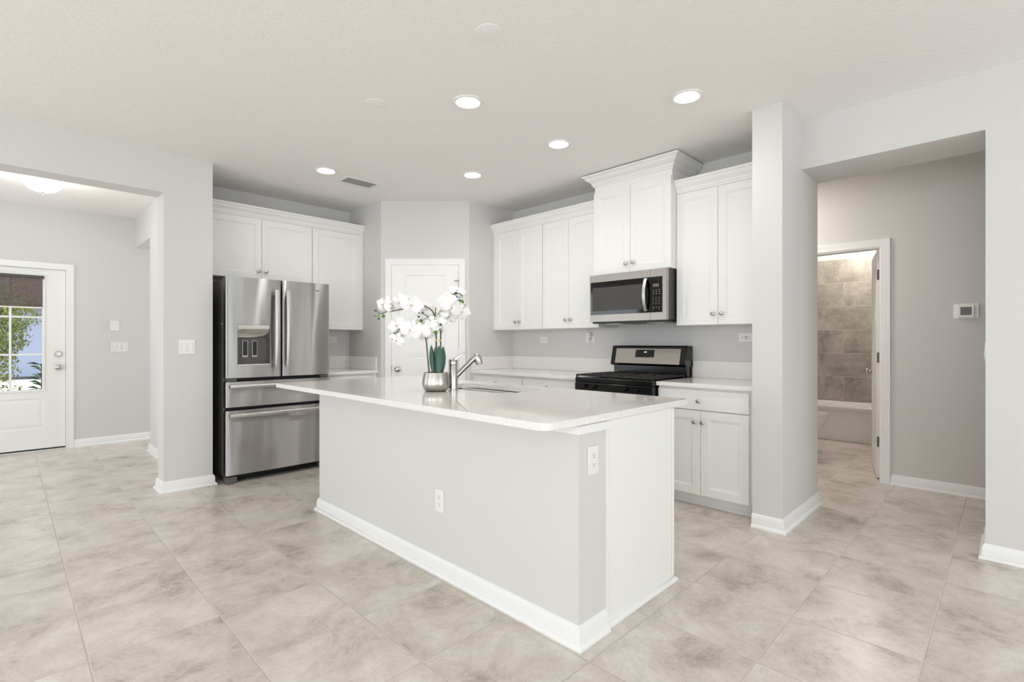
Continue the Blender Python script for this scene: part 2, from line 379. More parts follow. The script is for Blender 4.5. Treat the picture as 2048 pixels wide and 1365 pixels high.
    def rbox(s, u0, u1, v0, v1, w0, w1, r, n=4):
        """box with rounded corners in the u-v plane"""
        poly = []
        for cx, cy, a in ((u1 - r, v0 + r, -90), (u1 - r, v1 - r, 0), (u0 + r, v1 - r, 90), (u0 + r, v0 + r, 180)):
            poly += [(cx + r * math.cos(math.radians(a + 90 * i / n)), cy + r * math.sin(math.radians(a + 90 * i / n))) for i in range(n + 1)]
        return s.prism(poly, w0, w1)

ORG = {}
def thing(name, loc, label, cat, group=None, kind=None):
    o = bpy.data.objects.new(name, None); COL.objects.link(o); o.location = loc; o.empty_display_size = 0.1
    ORG[o.name] = Vector(loc); tag(o, label, cat, group, kind); return o
def tag(o, label=None, cat=None, group=None, kind=None):
    for k_, v_ in (('label', label), ('category', cat), ('group', group), ('kind', kind)):
        if v_: o[k_] = v_
def add(name, mb, m, parent=None, label=None, cat=None, group=None, kind=None, bevel=0, smooth=None, seg=2, org=None):
    if parent is not None: o_ = ORG[parent.name]
    elif org is not None: o_ = Vector(org)
    else:
        xs = [p.x for p in mb.v]; ys = [p.y for p in mb.v]; zs = [p.z for p in mb.v]
        o_ = Vector(((min(xs) + max(xs)) / 2, (min(ys) + max(ys)) / 2, min(zs)))
    me = bpy.data.meshes.new(name); me.from_pydata([p - o_ for p in mb.v], [], mb.f); me.validate()
    bm = bmesh.new(); bm.from_mesh(me); bmesh.ops.remove_doubles(bm, verts=bm.verts, dist=1e-5)
    bmesh.ops.recalc_face_normals(bm, faces=bm.faces); bm.to_mesh(me); bm.free()
    me.materials.append(M[m] if isinstance(m, str) else m)
    ob = bpy.data.objects.new(name, me); COL.objects.link(ob)
    ORG[ob.name] = o_
    if parent is not None: ob.parent = parent
    else: ob.location = o_
    tag(ob, label, cat, group, kind)
    if smooth:
        me.polygons.foreach_set('use_smooth', [True] * len(me.polygons)); me.set_sharp_from_angle(angle=math.radians(smooth))
    if bevel:
        b = ob.modifiers.new('bevel', 'BEVEL'); b.width = bevel; b.segments = seg; b.limit_method = 'ANGLE'; b.angle_limit = math.radians(50)
        if not smooth:
            me.polygons.foreach_set('use_smooth', [True] * len(me.polygons)); me.set_sharp_from_angle(angle=math.radians(30))
            b.harden_normals = True
    return ob
def struct(name, mb, m, label=None, cat=None, **k):
    return add(name, mb, m, None, label, cat, None, 'structure', **k)
def B(*a, fr=WORLD): return MB(fr).box(*a)

# ------------------------------------------------------------------ setting: floor, ceilings, walls
O0 = (0, 0, 0)
struct('floor', B(-4.4, 8.2, -4.8, 8.0, -0.12, 0.0), 'tile', 'beige marbled square floor tiles running through all rooms', 'floor', org=O0)
struct('ceiling', B(-4.4, 8.2, -4.8, 8.0, H, H + 0.15), 'ceiling', 'white knockdown textured ceiling', 'ceiling', org=O0)
W = 'wall'
Zo, Zh = 2.420, 2.407
# living-room wall with the wide entry opening (left); header is part of the same wall mesh
mb = MB(); mb.box(0.8895, 1.241, 4.829, 5.04, 0, H); mb.box(-2.3, 0.8895, 4.829, 5.04, Zo, H); mb.box(-4.2, -2.3, 4.829, 5.04, 0, H)
mb.box(1.13, 1.241, 5.04, 5.53, 0, H)
struct('wall_left', mb, W, 'grey wall with wide opening to the entry hall left of the refrigerator', 'wall', org=O0)
mb = MB(); mb.box(1.13, 1.241, 5.53, 6.812, 0, H); mb.box(1.13, 1.241, 6.812, 7.68, 2.385, H)
struct('wall_passage', mb, W, 'entry side wall with a lower header over a passage', 'wall', org=O0)
struct('wall_refrigerator', B(1.241, 2.853, 5.53, 5.65, 0, H), W, 'grey wall behind the refrigerator run', 'wall', org=O0)
mb = MB(); t_ = 0.115
pn = [(2.853, 5.53), (2.853, 4.825), (3.525, 4.148), (4.20, 4.148), (4.20, 4.148 + t_), (3.5727, 4.148 + t_), (2.853 + t_, 4.8727), (2.853 + t_, 5.53)]
for i, j, k_, l_ in ((0, 1, 6, 7), (1, 2, 5, 6), (2, 3, 4, 5)):
    mb.prism([pn[i], pn[j], pn[k_], pn[l_]], 0, H)
struct('wall_pantry', mb, W, 'grey corner pantry wall with a diagonal face', 'wall', org=O0)
struct('wall_stove', B(4.20, 4.288, 1.21, 4.30, 0, H), W, 'grey wall behind the range and wall cabinets', 'wall', org=O0)
mb = MB(); mb.box(3.466, 4.288, 1.024, 1.206, 0, H)
struct('wall_column', mb, W, 'narrow grey stub wall ending the range cabinets', 'wall', org=O0)
mb = MB(); mb.box(3.868, 4.288, 0.0964, 1.024, Zh, H); mb.box(3.868, 4.288, -4.6, 0.0964, 0, H)
struct('wall_right', mb, W, 'grey wall with a deep opening to the bathroom hall', 'wall', org=O0)
mb = MB(); mb.box(5.32, 5.435, 1.56, 4.4, 0, H); mb.box(5.32, 5.435, -1.4, 0.786, 0, H); mb.box(5.32, 5.435, 0.786, 1.56, 2.045, H)
struct('wall_hall', mb, W, 'grey hall wall around the bathroom doorway', 'wall', org=O0)
mb = MB(); mb.box(4.288, 5.32, 4.30, 4.42, 0, H); mb.box(4.288, 5.32, -1.4, -1.3, 0, H)
struct('wall_hall_ends', mb, W, 'grey end walls of the bathroom hall', 'wall', org=O0)
# entry back wall with front-door opening x -0.44..0.49
mb = MB(); mb.box(0.490, 3.4, 7.68, 7.82, 0, H); mb.box(-2.1, -0.44, 7.68, 7.82, 0, H); mb.box(-0.44, 0.490, 7.68, 7.82, 2.045, H)
struct('wall_entry', mb, W, 'grey entry wall around the front door', 'wall', org=O0)
mb = MB(); mb.box(-2.1, -2.0, 5.04, 5.6, 0, H); mb.box(-2.1, -2.0, 7.0, 7.68, 0, H); mb.box(-2.1, -2.0, 5.6, 7.0, 2.35, H); mb.box(-2.1, -2.0, 5.6, 7.0, 0, 0.55)
struct('wall_entry_side', mb, W, 'grey entry side wall with a window', 'wall', org=O0)
mb = MB(); mb.box(3.4, 3.5, 5.65, 6.8, 0, H); mb.box(3.4, 3.5, 6.8, 7.7, 2.2, H); mb.box(3.4, 3.5, 6.8, 7.7, 0, 0.6); mb.box(1.241, 3.4, 5.65, 5.70, 0, H)
struct('wall_den', mb, W, 'grey walls of the room beyond the passage', 'wall', org=O0)
# living room walls behind the camera with window openings
mb = MB()
def wall_x(mb, x0, x1, y0, y1, wins):
    y = y0
    for a, b_, z0, z1 in wins:
        mb.box(x0, x1, y, a, 0, H); mb.box(x0, x1, a, b_, 0, z0) if z0 > 0 else None; mb.box(x0, x1, a, b_, z1, H); y = b_
    mb.box(x0, x1, y, y1, 0, H)
def wall_y(mb, y0, y1, x0, x1, wins):
    x = x0
    for a, b_, z0, z1 in wins:
        mb.box(x, a, y0, y1, 0, H); mb.box(a, b_, y0, y1, 0, z0) if z0 > 0 else None; mb.box(a, b_, y0, y1, z1, H); x = b_
    mb.box(x, x1, y0, y1, 0, H)
wall_x(mb, WEST, WEST + 0.12, -4.6, 4.83, [(-3.3, 0.1, 0.25, 2.45), (1.5, 3.9, 0.45, 2.35)])
struct('wall_west', mb, W, 'living room wall with two windows', 'wall', org=O0)
mb = MB(); wall_y(mb, SOUTH, SOUTH + 0.12, WEST + 0.12, 3.868, [(-3.3, -0.7, 0.3, 2.4), (0.9, 3.5, 0.3, 2.4)])
struct('wall_south', mb, W, 'living room wall with two windows behind the viewer', 'wall', org=O0)
def window(n, fr, u0, u1, v0, v1):
    mb = MB(fr)
    for a in ((u0, u0 + .05, v0, v1), (u1 - .05, u1, v0, v1), (u0 + .05, u1 - .05, v0, v0 + .05), (u0 + .05, u1 - .05, v1 - .05, v1),
              ((u0 + u1) / 2 - .03, (u0 + u1) / 2 + .03, v0 + .05, v1 - .05)): mb.box(*a, 0.02, 0.08)
    struct('window_%d' % n, mb, 'trim', 'white framed living room window', 'window')
FXp = FR((WEST, 0, 0), (0, 1, 0), (0, 0, 1), (1, 0, 0)); FYp = FR((0, SOUTH, 0), (-1, 0, 0), (0, 0, 1), (0, 1, 0))
window(1, FXp, -3.3, 0.1, 0.25, 2.45); window(2, FXp, 1.5, 3.9, 0.45, 2.35)
window(3, FYp, 0.7, 3.3, 0.3, 2.4); window(4, FYp, -3.5, -0.9, 0.3, 2.4)

# ------------------------------------------------------------------ baseboards and casings
BBP = [(0, 0), (0.028, 0), (0.0285, 0.006), (0.026, 0.013), (0.020, 0.019), (0.0145, 0.021), (0.0145, 0.062), (0.012, 0.068), (0.0105, 0.076), (0.006, 0.083), (0.003, 0.087), (0, 0.088)]
def base(name, path, side, label, prof=BBP):
    return struct(name, MB().sweep(path, prof, side=side), 'trim', label, 'baseboard', smooth=40)
base('baseboard_left', [(1.241, 5.0), (1.241, 4.829), (0.8895, 4.829), (0.8895, 5.04), (1.13, 5.04), (1.13, 6.812), (1.241, 6.812)], 1, 'white baseboard wrapping the wall end left of the refrigerator')
base('baseboard_entry', [(0.552, 7.68), (3.4, 7.68)], -1, 'white baseboard right of the front door')
base('baseboard_column', [(3.466, 1.206), (3.466, 1.024), (4.288, 1.024)], -1, 'white baseboard around the stub wall')
base('baseboard_right', [(4.288, 0.0964), (3.868, 0.0964), (3.868, -4.4)], -1, 'white baseboard on the right wall')
base('baseboard_hall', [(5.32, 0.722), (5.32, -1.3)], -1, 'white baseboard under the thermostat')
CASP = [(0, 0), (0, 0.011), (0.006, 0.014), (0.016, 0.012), (0.030, 0.013), (0.044, 0.017), (0.058, 0.019), (0.064, 0.018), (0.065, 0.0)]
def casing(name, fr, u0, u1, v1, label, jamb):
    mb = MB(fr); mb.sweep([(u0, 0), (u0, v1), (u1, v1), (u1, 0)], CASP, side=1)
    a, d = jamb            # jamb lining: inner reveal and depth into the wall
    mb.box(u0, u0 + a, 0, v1 - a, -d, 0.004); mb.box(u1 - a, u1, 0, v1 - a, -d, 0.004); mb.box(u0, u1, v1 - a, v1, -d, 0.004)
    return struct(name, mb, 'trim', label, 'door casing', smooth=40)
casing('trim_1', FY(7.68), -0.435, 0.4865, 2.042, 'white casing around the front door', (0.004, 0.13))
casing('trim_2', FD, 0.113, 0.845, 2.051, 'white casing around the pantry door', (0.004, 0.05))
casing('trim_3', FX(5.32), -1.558, -0.788, 2.041, 'white casing around the bathroom doorway', (0.012, 0.115))

# ------------------------------------------------------------------ front door
fr = FY(7.712)
gl = (-0.235, 0.296, 0.672, 1.945)
d1 = MB(fr)
u0, u1, v0, v1 = -0.428, 0.480, 0.022, 2.036
for a in ((u0, gl[0], v0, v1), (gl[1], u1, v0, v1), (gl[0], gl[1], gl[3], v1)): d1.box(*a, -0.044, 0)
d1.panel_slab(gl[0], gl[1], v0, gl[2], 0.044, [(gl[0] - 0.0 + 0.0, gl[1] - 0.0, 0.245, 0.585)], dep=0.007, wd=0.05)
door1 = struct('door_1', d1, 'door', 'white front door with a divided glass upper half', 'door')
fm = MB(fr).sweep([(gl[0], gl[2]), (gl[1], gl[2]), (gl[1], gl[3]), (gl[0], gl[3])], [(-0.012, 0), (-0.010, 0.010), (0.004, 0.012), (0.012, 0.006), (0.012, -0.044), (-0.012, -0.044)], side=1, closed=True)
fmo = add('glass_frame', fm, 'door', door1, smooth=40)
mun = MB(fr); cu = 0.030
mun.box(cu - 0.010, cu + 0.010, gl[2] + .012, gl[3] - .012, -0.018, 0.0)
for z in (1.077, 1.493):
    for p_, q_ in ((gl[0] + .012, cu - 0.0101), (cu + 0.0101, gl[1] - .012)): mun.box(p_, q_, z - 0.010, z + 0.010, -0.018, -0.001)
add('muntin_grid', mun, 'door', door1, bevel=0.003)
add('glass_pane', B(gl[0] + .012, gl[1] - .012, gl[2] + .012, gl[3] - .012, -0.026, -0.021, fr=fr), 'glass', door1)
def round_knob(mb, u, v, r=0.027, l=0.055):
    return mb.lathe([(0.031, 0), (0.031, 0.006), (0.024, 0.010), (0.012, 0.014), (0.011, 0.024), (0.018, 0.030), (r, 0.038), (r, 0.046), (0.022, l - 0.004), (0.010, l)], (u, v, 0), (0, 0, 1), 24)
k = add('door_knob', round_knob(MB(fr), 0.419, 0.929), 'nickel', door1, label='round brushed nickel knob', smooth=40)
mb = MB(fr).lathe([(0.032, 0), (0.032, 0.010), (0.026, 0.016), (0.010, 0.017)], (0.419, 1.078, 0), (0, 0, 1), 24); mb.box(0.414, 0.424, 1.062, 1.094, 0.016, 0.030)
add('deadbolt', mb, 'nickel', door1, label='round nickel deadbolt with thumb turn', smooth=40)
add('latch_plate', B(0.4812, 0.4835, 0.895, 0.965, -0.03, 0.001, fr=fr), 'hinge', door1)
add('door_sweep', B(u0, u1, 0.006, 0.021, -0.040, -0.004, fr=fr), 'gasket', door1, label='black rubber sweep')
struct('trim_4', B(-0.43, 0.4865, 0.001, 0.006, -0.10, 0.034, fr=fr), 'trim', 'pale threshold under the front door', 'threshold')
# roller shade on the door
rs = thing('roller_shade', (0.03, 7.69, 1.90), 'grey see-through roller shade half lowered on the front door glass', 'shade')
add('cassette', B(-0.285, 0.300, 1.925, 1.957, 0.012, 0.040, fr=fr), 'shade_t', rs, bevel=0.003)
for u in (0.301, -0.294): add('bracket', MB(fr).box(u, u + 0.008, 1.928, 1.952, 0.001, 0.036), 'plastic', rs)
add('fabric', B(-0.225, 0.286, 1.607, 1.925, 0.0135, 0.0145, fr=fr), 'scrim', rs)
add('hem_bar', B(-0.225, 0.286, 1.592, 1.607, 0.0128, 0.0165, fr=fr), 'plastic', rs)
add('pull_tab', B(0.024, 0.040, 1.575, 1.592, 0.013, 0.017, fr=fr), 'plastic', rs)

# ------------------------------------------------------------------ pantry door
fr = FR((DA.x, DA.y, 0), (DD.x, DD.y, 0), (0, 0, 1), (DD.y, -DD.x, 0)); fr = fr @ Matrix.Translation((0, 0, 0.003))
mb = MB(fr).panel_slab(0.119, 0.838, 0.012, 2.046, 0.002, [(0.262, 0.695, 1.035, 1.94), (0.262, 0.695, 0.24, 0.83)], dep=0.0016, wd=0.062)
mb = MB(fr @ Matrix.Translation((0, 0, 0.005)))
mb.panel_slab(0.119, 0.838, 0.012, 2.046, 0.007, [(0.262, 0.695, 1.035, 1.94), (0.262, 0.695, 0.24, 0.83)], dep=0.0065, wd=0.062)
door2 = struct('door_2', mb, 'door', 'white two-panel pantry door in the diagonal corner wall', 'door')
frk = fr @ Matrix.Translation((0, 0, 0.0055))
add('door_knob', round_knob(MB(frk), 0.184, 0.922), 'nickel', door2, label='round brushed nickel knob', smooth=40)
add('latch_plate', B(0.1135, 0.1185, 0.885, 0.960, 0, 0.0035, fr=fr), 'hinge', door2)
for z in (0.25, 1.10, 1.82):
    add('hinge', MB(frk).tube([(0.842, z - 0.045, 0.004), (0.842, z + 0.045, 0.004)], 0.0045, 8), 'nickel', door2, smooth=40)
mb = MB(frk).tube([(0.842, 1.868, 0.004), (0.842, 1.890, 0.004)], 0.006, 8); mb.tube([(0.842, 1.880, 0.006), (0.806, 1.874, 0.03)], 0.004, 6); mb.lathe([(0.009, 0), (0.009, 0.008)], (0.808, 1.874, 0.026), (-0.8, 0, 0.6), 10)
add('hinge_stop', mb, 'nickel', door2, smooth=40)

# ------------------------------------------------------------------ cabinets
NB = {'n': 0}
def knob(fr, u, v, parent, w0=0.0):
    mb = MB(fr).lathe([(0.006, 0), (0.006, 0.010), (0.012, 0.014), (0.0155, 0.019), (0.0150, 0.024), (0.010, 0.027), (0.003, 0.028)], (u, v, w0 + 0.0005), (0, 0, 1), 18)
    return add('knob', mb, 'nickel', parent, smooth=40)
def cabinet(name, label, fr, u0, u1, v0, v1, depth, doors=(), drawers=(), toe=None, group=None, filler=(), cat='cabinet'):
    p = fr @ Vector(((u0 + u1) / 2, 0, -depth / 2)); p.z = v0 if toe is None else 0
    t = thing(name, p, label, cat, group)
    add('carcass', MB(fr).box(u0, u1, v0, v1, -depth, -0.0215), 'cab', t, bevel=0.0015)
    for d in doors:
        o = add('door', MB(fr).shaker(*d[:4]), 'cab', t, bevel=0.0015)
        if len(d) > 4: knob(fr, d[4], d[5], o)
    for d in drawers:
        o = add('drawer_front', MB(fr).box(*d[:4], -0.02, 0), 'cab', t, bevel=0.003)
        if len(d) > 4: knob(fr, d[4], d[5], o)
    for f_ in filler: add('filler_strip', MB(fr).box(*f_, -0.04, -0.006), 'cab', t, bevel=0.001)
    if toe:
        mb = MB(fr).box(u0, u1, 0.0, v0 - 0.0005, -0.09, -0.075); mb.box(u0, u1, 0.0, 0.024, -0.075, -0.066)
        add('toe_kick', mb, 'cab', t, bevel=0.002)
    return t
CROWN = [(0, 0), (0.006, 0), (0.008, 0.012), (0.014, 0.020), (0.015, 0.034), (0.024, 0.048), (0.036, 0.058), (0.040, 0.066), (0.044, 0.078), (0.052, 0.084), (0.056, 0.088), (0.056, 0.102), (0, 0.102)]
def crown(fr, path, z, scale=1.0, zs=1.0):
    mb = MB(fr); return mb.sweep(path, [(d * scale, z + h_ * zs) for d, h_ in CROWN], third=(0, 2, 1), side=-1)

# --- stove wall uppers (front of doors X = 3.875)
fS = FX(3.875)
g = 'white upper cabinets on the range wall'
cabinet('upper_cabinet', 'white two-door wall cabinet beside the pantry corner on the range wall', fS, -4.146, -3.407, 1.35, 2.427, 0.324,
        [(-4.100, -3.7545, 1.352, 2.424, -3.785, 1.432), (-3.7515, -3.409, 1.352, 2.424, -3.722, 1.432)], filler=[(-4.146, -4.102, 1.351, 2.426)], group=g)
cabinet('upper_cabinet', 'white two-door wall cabinet directly left of the microwave', fS, -3.4055, -2.709, 1.35, 2.427, 0.324,
        [(-3.403, -3.0665, 1.352, 2.424, -3.098, 1.434), (-3.0635, -2.712, 1.352, 2.424, -3.034, 1.434)], group=g)
add('crown_molding', crown(fS, [(-2.709, -0.30), (-2.709, -0.012), (-4.146, -0.012)][1:], 2.428), 'cab', None,
    'white crown molding along the top of the cabinets left of the microwave', 'crown molding', smooth=25)
fT = FX(3.79)
tc_ = cabinet('upper_cabinet', 'tall white two-door cabinet with deep crown above the microwave', fT, -2.707, -1.945, 1.818, 2.640, 0.409,
        [(-2.705, -2.3275, 1.822, 2.572, -2.362, 1.895), (-2.3245, -1.947, 1.822, 2.572, -2.292, 1.899)], group=g)
add('crown', crown(fT, [(-1.945, -0.40), (-1.945, -0.0215), (-2.707, -0.0215), (-2.707, -0.40)], 2.632, 1.55, 0.98), 'cab', tc_, smooth=25)
rc = cabinet('upper_cabinet', 'white two-door wall cabinet right of the microwave beside the stub wall', fS, -1.943, -1.21, 1.35, 2.427, 0.324,
        [(-1.941, -1.6035, 1.352, 2.424, -1.635, 1.436), (-1.6005, -1.262, 1.352, 2.424, -1.570, 1.436)], filler=[(-1.260, -1.21, 1.351, 2.426)], group=g)
add('crown', crown(fS, [(-1.21, -0.012), (-1.943, -0.012)], 2.428), 'cab', rc, smooth=25)

# --- refrigerator wall uppers (front Y = 5.205)
fF = FY(5.205)
g = 'white upper cabinets on the refrigerator wall'
cabinet('upper_cabinet', 'white two-door cabinet above the refrigerator', fF, 1.243, 2.266, 1.83, 2.423, 0.324,
        [(1.266, 1.7635, 1.833, 2.420, 1.734, 1.906), (1.7665, 2.263, 1.833, 2.420, 1.801, 1.906)], filler=[(1.243, 1.264, 1.831, 2.422)], group=g)
cabinet('upper_cabinet', 'tall white single-door wall cabinet between refrigerator and pantry', fF, 2.2675, 2.851, 1.352, 2.423, 0.324,
        [(2.2695, 2.799, 1.354, 2.420)], filler=[(2.801, 2.851, 1.353, 2.422)], group=g)
add('crown_molding', crown(fF, [(2.851, -0.012), (1.243, -0.012)], 2.424), 'cab', None, 'white crown molding over the cabinets above the refrigerator', 'crown molding', smooth=25)

# --- base cabinets
fB = FX(3.565)
g = 'white base cabinets on the range wall'
cabinet('base_cabinet', 'white base cabinet with one drawer and two doors right of the range', fB, -1.944, -1.23, 0.10, 0.879, 0.634,
        [(-1.938, -1.6025, 0.096, 0.711, -1.642, 0.627), (-1.5995, -1.262, 0.096, 0.711, -1.582, 0.629)],
        [(-1.938, -1.262, 0.717, 0.862, -1.612, 0.783)], toe=True, group=g)
cabinet('base_cabinet', 'white base cabinet left of the range, partly hidden by the island', fB, -3.395, -2.708, 0.10, 0.879, 0.634,
        [(-3.391, -3.055, 0.096, 0.711, -3.09, 0.627), (-3.051, -2.712, 0.096, 0.711, -3.016, 0.629)],
        [(-3.391, -2.712, 0.717, 0.855, -3.068, 0.790)], toe=True, group=g)
cabinet('base_cabinet', 'white base cabinet in the corner beside the pantry, behind the faucet', fB, -4.146, -3.397, 0.10, 0.879, 0.634,
        [(-4.096, -3.75, 0.096, 0.711, -3.785, 0.627), (-3.746, -3.401, 0.096, 0.711, -3.711, 0.629)],
        [(-4.096, -3.401, 0.717, 0.855, -3.757, 0.790)], toe=True, filler=[(-4.146, -4.099, 0.098, 0.878)], group=g)
cabinet('base_cabinet', 'white base cabinet between refrigerator and pantry', FY(4.905), 2.262, 2.851, 0.10, 0.879, 0.62,
        [(2.266, 2.795, 0.096, 0.711, 2.75, 0.627)], [(2.266, 2.795, 0.717, 0.860)], toe=True, filler=[(2.799, 2.851, 0.098, 0.878)])

# --- counters
g = 'white speckled quartz counters along the walls'
ct = thing('countertop', (3.87, 1.58, 0.88), 'short white quartz counter right of the range', 'countertop', g)
add('slab', B(3.546, 4.199, 1.208, 1.946, 0.880, 0.911), 'quartz', ct, bevel=0.003)
add('backsplash', B(4.180, 4.199, 1.208, 1.944, 0.9115, 1.054), 'quartz', ct, bevel=0.002)
ct = thing('countertop', (3.87, 3.43, 0.88), 'long white quartz counter left of the range running to the pantry corner', 'countertop', g)
add('slab', B(3.546, 4.199, 2.706, 4.147, 0.880, 0.911), 'quartz', ct, bevel=0.003)
add('backsplash', B(4.180, 4.199, 2.708, 4.147, 0.9115, 1.054), 'quartz', ct, bevel=0.002)
add('backsplash', B(3.556, 4.1795, 4.128, 4.147, 0.9115, 1.054), 'quartz', ct, bevel=0.002)
ct = thing('countertop', (2.55, 5.2, 0.88), 'small white quartz counter right of the refrigerator', 'countertop', g)
add('slab', B(2.256, 2.852, 4.878, 5.529, 0.880, 0.911), 'quartz', ct, bevel=0.003)
add('backsplash', B(2.256, 2.852, 5.510, 5.529, 0.9115, 1.054), 'quartz', ct, bevel=0.002)
add('backsplash', B(2.833, 2.852, 4.90, 5.5095, 0.9115, 1.054), 'quartz', ct, bevel=0.002)

# ------------------------------------------------------------------ island
isl = thing('kitchen_island', (2.0, 2.38, 0), 'white kitchen island base with a grey painted half wall in the middle of the room', 'kitchen island')
add('half_wall', B(1.599, 1.784, 1.213, 3.553, 0, 0.846), 'wall', isl, label='pale grey painted half wall')
add('wall_cap', B(1.586, 1.800, 1.199, 3.566, 0.8465, 0.8785), 'trim', isl, bevel=0.003)
add('end_panel', B(1.785, 2.395, 1.219, 1.238, 0.0, 0.8785), 'cab', isl, bevel=0.001)
add('edge_strip', B(1.7855, 1.803, 1.211, 1.2185, 0.03, 0.846), 'cab', isl, bevel=0.002); add('edge_strip', B(2.3785, 2.397, 1.213, 1.2185, 0.03, 0.8785), 'cab', isl, bevel=0.002)
add('carcass', B(1.785, 2.375, 1.239, 3.553, 0.10, 0.40), 'cab', isl)
mb = MB(); mb.box(2.355, 2.375, 1.239, 3.553, 0.401, 0.8785); mb.box(1.785, 2.354, 3.535, 3.553, 0.401, 0.8785)
add('frame_panel', mb, 'cab', isl)
add('toe_kick', B(1.785, 2.30, 1.239, 3.553, 0.0, 0.0995), 'cab', isl)
fI = FR((2.397, 0, 0), (0, 1, 0), (0, 0, 1), (1, 0, 0))
for i in range(5):
    a = 1.245 + i * 0.461
    o = add('door', MB(fI).shaker(a, a + 0.458, 0.105, 0.86), 'cab', isl, bevel=0.0015); knob(fI, a + (0.42 if i % 2 == 0 else 0.04), 0.78, o)
add('baseboard', MB().sweep([(1.784, 1.213), (1.599, 1.213), (1.599, 3.553), (1.784, 3.553)], BBP, side=1), 'trim', isl, smooth=40)
add('shoe_molding', MB().sweep([(2.397, 1.30), (2.397, 1.219), (1.786, 1.219)], [(0, 0), (0.018, 0), (0.018, 0.006), (0.014, 0.014), (0.008, 0.020), (0, 0.0225)], side=1), 'trim', isl, smooth=40)

# island top with a sink cut-out (rounded-rectangle ring)
def rrect(x0, x1, y0, y1, rs, n=8):
    """counter-clockwise from the (x1,y0) corner; rs = radii for (x1,y0),(x1,y1),(x0,y1),(x0,y0)"""
    pts = []
    for (cx, cy, a), r in zip(((x1, y0, -90), (x1, y1, 0), (x0, y1, 90), (x0, y0, 180)), rs):
        ox = cx - r if cx == x1 else cx + r; oy = cy - r if cy == y1 else cy + r
        pts += [(ox + r * math.cos(math.radians(a + 90 * i / n)), oy + r * math.sin(math.radians(a + 90 * i / n))) for i in range(n + 1)]
    return pts
SX0, SX1, SY0, SY1 = 2.055, 2.430, 2.10, 2.86
hole = rrect(SX0, SX1, SY0, SY1, (0.11, 0.11, 0.11, 0.11))
outer = rrect(1.402, 2.574, 1.215, 3.855, (0.03, 0.012, 0.012, 0.055))
it = thing('island_countertop', (1.99, 2.53, 0.8795), 'large white speckled quartz island top with a sink cut-out', 'countertop')
mb = MB(); k = len(outer)
ZT, ZB = 0.9110, 0.8795
e = 0.003
rings = [[(x, y, ZT) for x, y in hole], None, None, None, None, [(x, y, ZB) for x, y in hole]]
def inset(poly, d):
    cx = sum(p[0] for p in poly) / len(poly); cy = sum(p[1] for p in poly) / len(poly)
    return [(p[0] - d * (1 if p[0] > cx else -1), p[1] - d * (1 if p[1] > cy else -1)) for p in poly]
oi = inset(outer, e)
rings[1] = [(x, y, ZT) for x, y in oi]; rings[2] = [(x, y, ZT - e) for x, y in outer]; rings[3] = [(x, y, ZB + e) for x, y in outer]; rings[4] = [(x, y, ZB) for x, y in oi]
st = [mb.pts(r) for r in rings]
for a in range(5):
    for i in range(k):
        j = (i + 1) % k; mb.f.append([st[a] + i, st[a] + j, st[a + 1] + j, st[a + 1] + i])
for i in range(k):
    j = (i + 1) % k; mb.f.append([st[5] + i, st[5] + j, st[0] + j, st[0] + i])
add('slab', mb, 'quartz', it, smooth=25)
# undermount sink
sk = thing('kitchen_sink', (2.24, 2.48, 0.69), 'stainless undermount sink set in the island top', 'sink')
mb = MB()
def ring(d, z): return [(x, y, z) for x, y in rrect(SX0 - d, SX1 + d, SY0 - d, SY1 + d, (0.11,) * 4)]
lv = [ring(0.025, 0.8790), ring(0.004, 0.8790), ring(0.0, 0.86), ring(-0.012, 0.71), ring(-0.035, 0.695)]
st = [mb.pts(r) for r in lv]; k = len(lv[0])
for a in range(4):
    for i in range(k): j = (i + 1) % k; mb.f.append([st[a] + i, st[a] + j, st[a + 1] + j, st[a + 1] + i])
mb.f.append([st[4] + i for i in range(k)])
so = add('basin', mb, 'steel_d', sk, smooth=45); sm = so.modifiers.new('thick', 'SOLIDIFY'); sm.thickness = 0.0012; sm.offset = -1
add('drain', MB().lathe([(0.045, 0), (0.045, 0.003), (0.030, 0.004), (0.028, 0.001)], (2.24, 2.48, 0.6955), (0, 0, 1), 20), 'chrome', sk, smooth=40)
# faucet
fc = Vector((1.996, 2.506, 0.9112)); fa = thing('kitchen_faucet', fc, 'brushed nickel pull-out faucet with a side lever beside the orchid', 'faucet')
add('body', MB().lathe([(0.031, 0), (0.031, 0.004), (0.0285, 0.006), (0.0285, 0.150), (0.0275, 0.152), (0.0275, 0.155), (0.0285, 0.157), (0.0285, 0.190), (0.026, 0.193)], fc, (0, 0, 1), 32), 'nickel', fa, smooth=40)
dirs = Vector((0.74, -0.40, 0)).normalized()       # spout points over the sink
a0 = fc + Vector((0, 0, 0.085)) + dirs * 0.016; a1 = fc + Vector((0, 0, 0.212)) + dirs * 0.150
mb = MB().tube([a0, a0.lerp(a1, 0.3), a0.lerp(a1, 0.62)], [0.0165, 0.0165, 0.0165], 20)
add('spout', mb, 'nickel', fa, smooth=40)
hd = a1 + dirs * 0.018
mb = MB().tube([a0.lerp(a1, 0.625), a0.lerp(a1, 0.9), a1, a1 + dirs * 0.012 + Vector((0, 0, -0.002))], [0.0168, 0.0190, 0.0205, 0.020], 20)
mb.tube([a1 + Vector((0, 0, 0.012)), a1 + dirs * 0.008 + Vector((0, 0, -0.010)), a1 + dirs * 0.016 + Vector((0, 0, -0.036)), a1 + dirs * 0.019 + Vector((0, 0, -0.052))], [0.018, 0.0245, 0.0245, 0.022], 20)
add('spray_head', mb, 'nickel', fa, smooth=50)
l0 = fc + Vector((0, 0, 0.188)); l1 = l0 + dirs * 0.088 + Vector((0, 0, 0.058))
side = Vector((-dirs.y, dirs.x, 0)); mb = MB()
n0 = []
up = Vector((0, 0, 1))
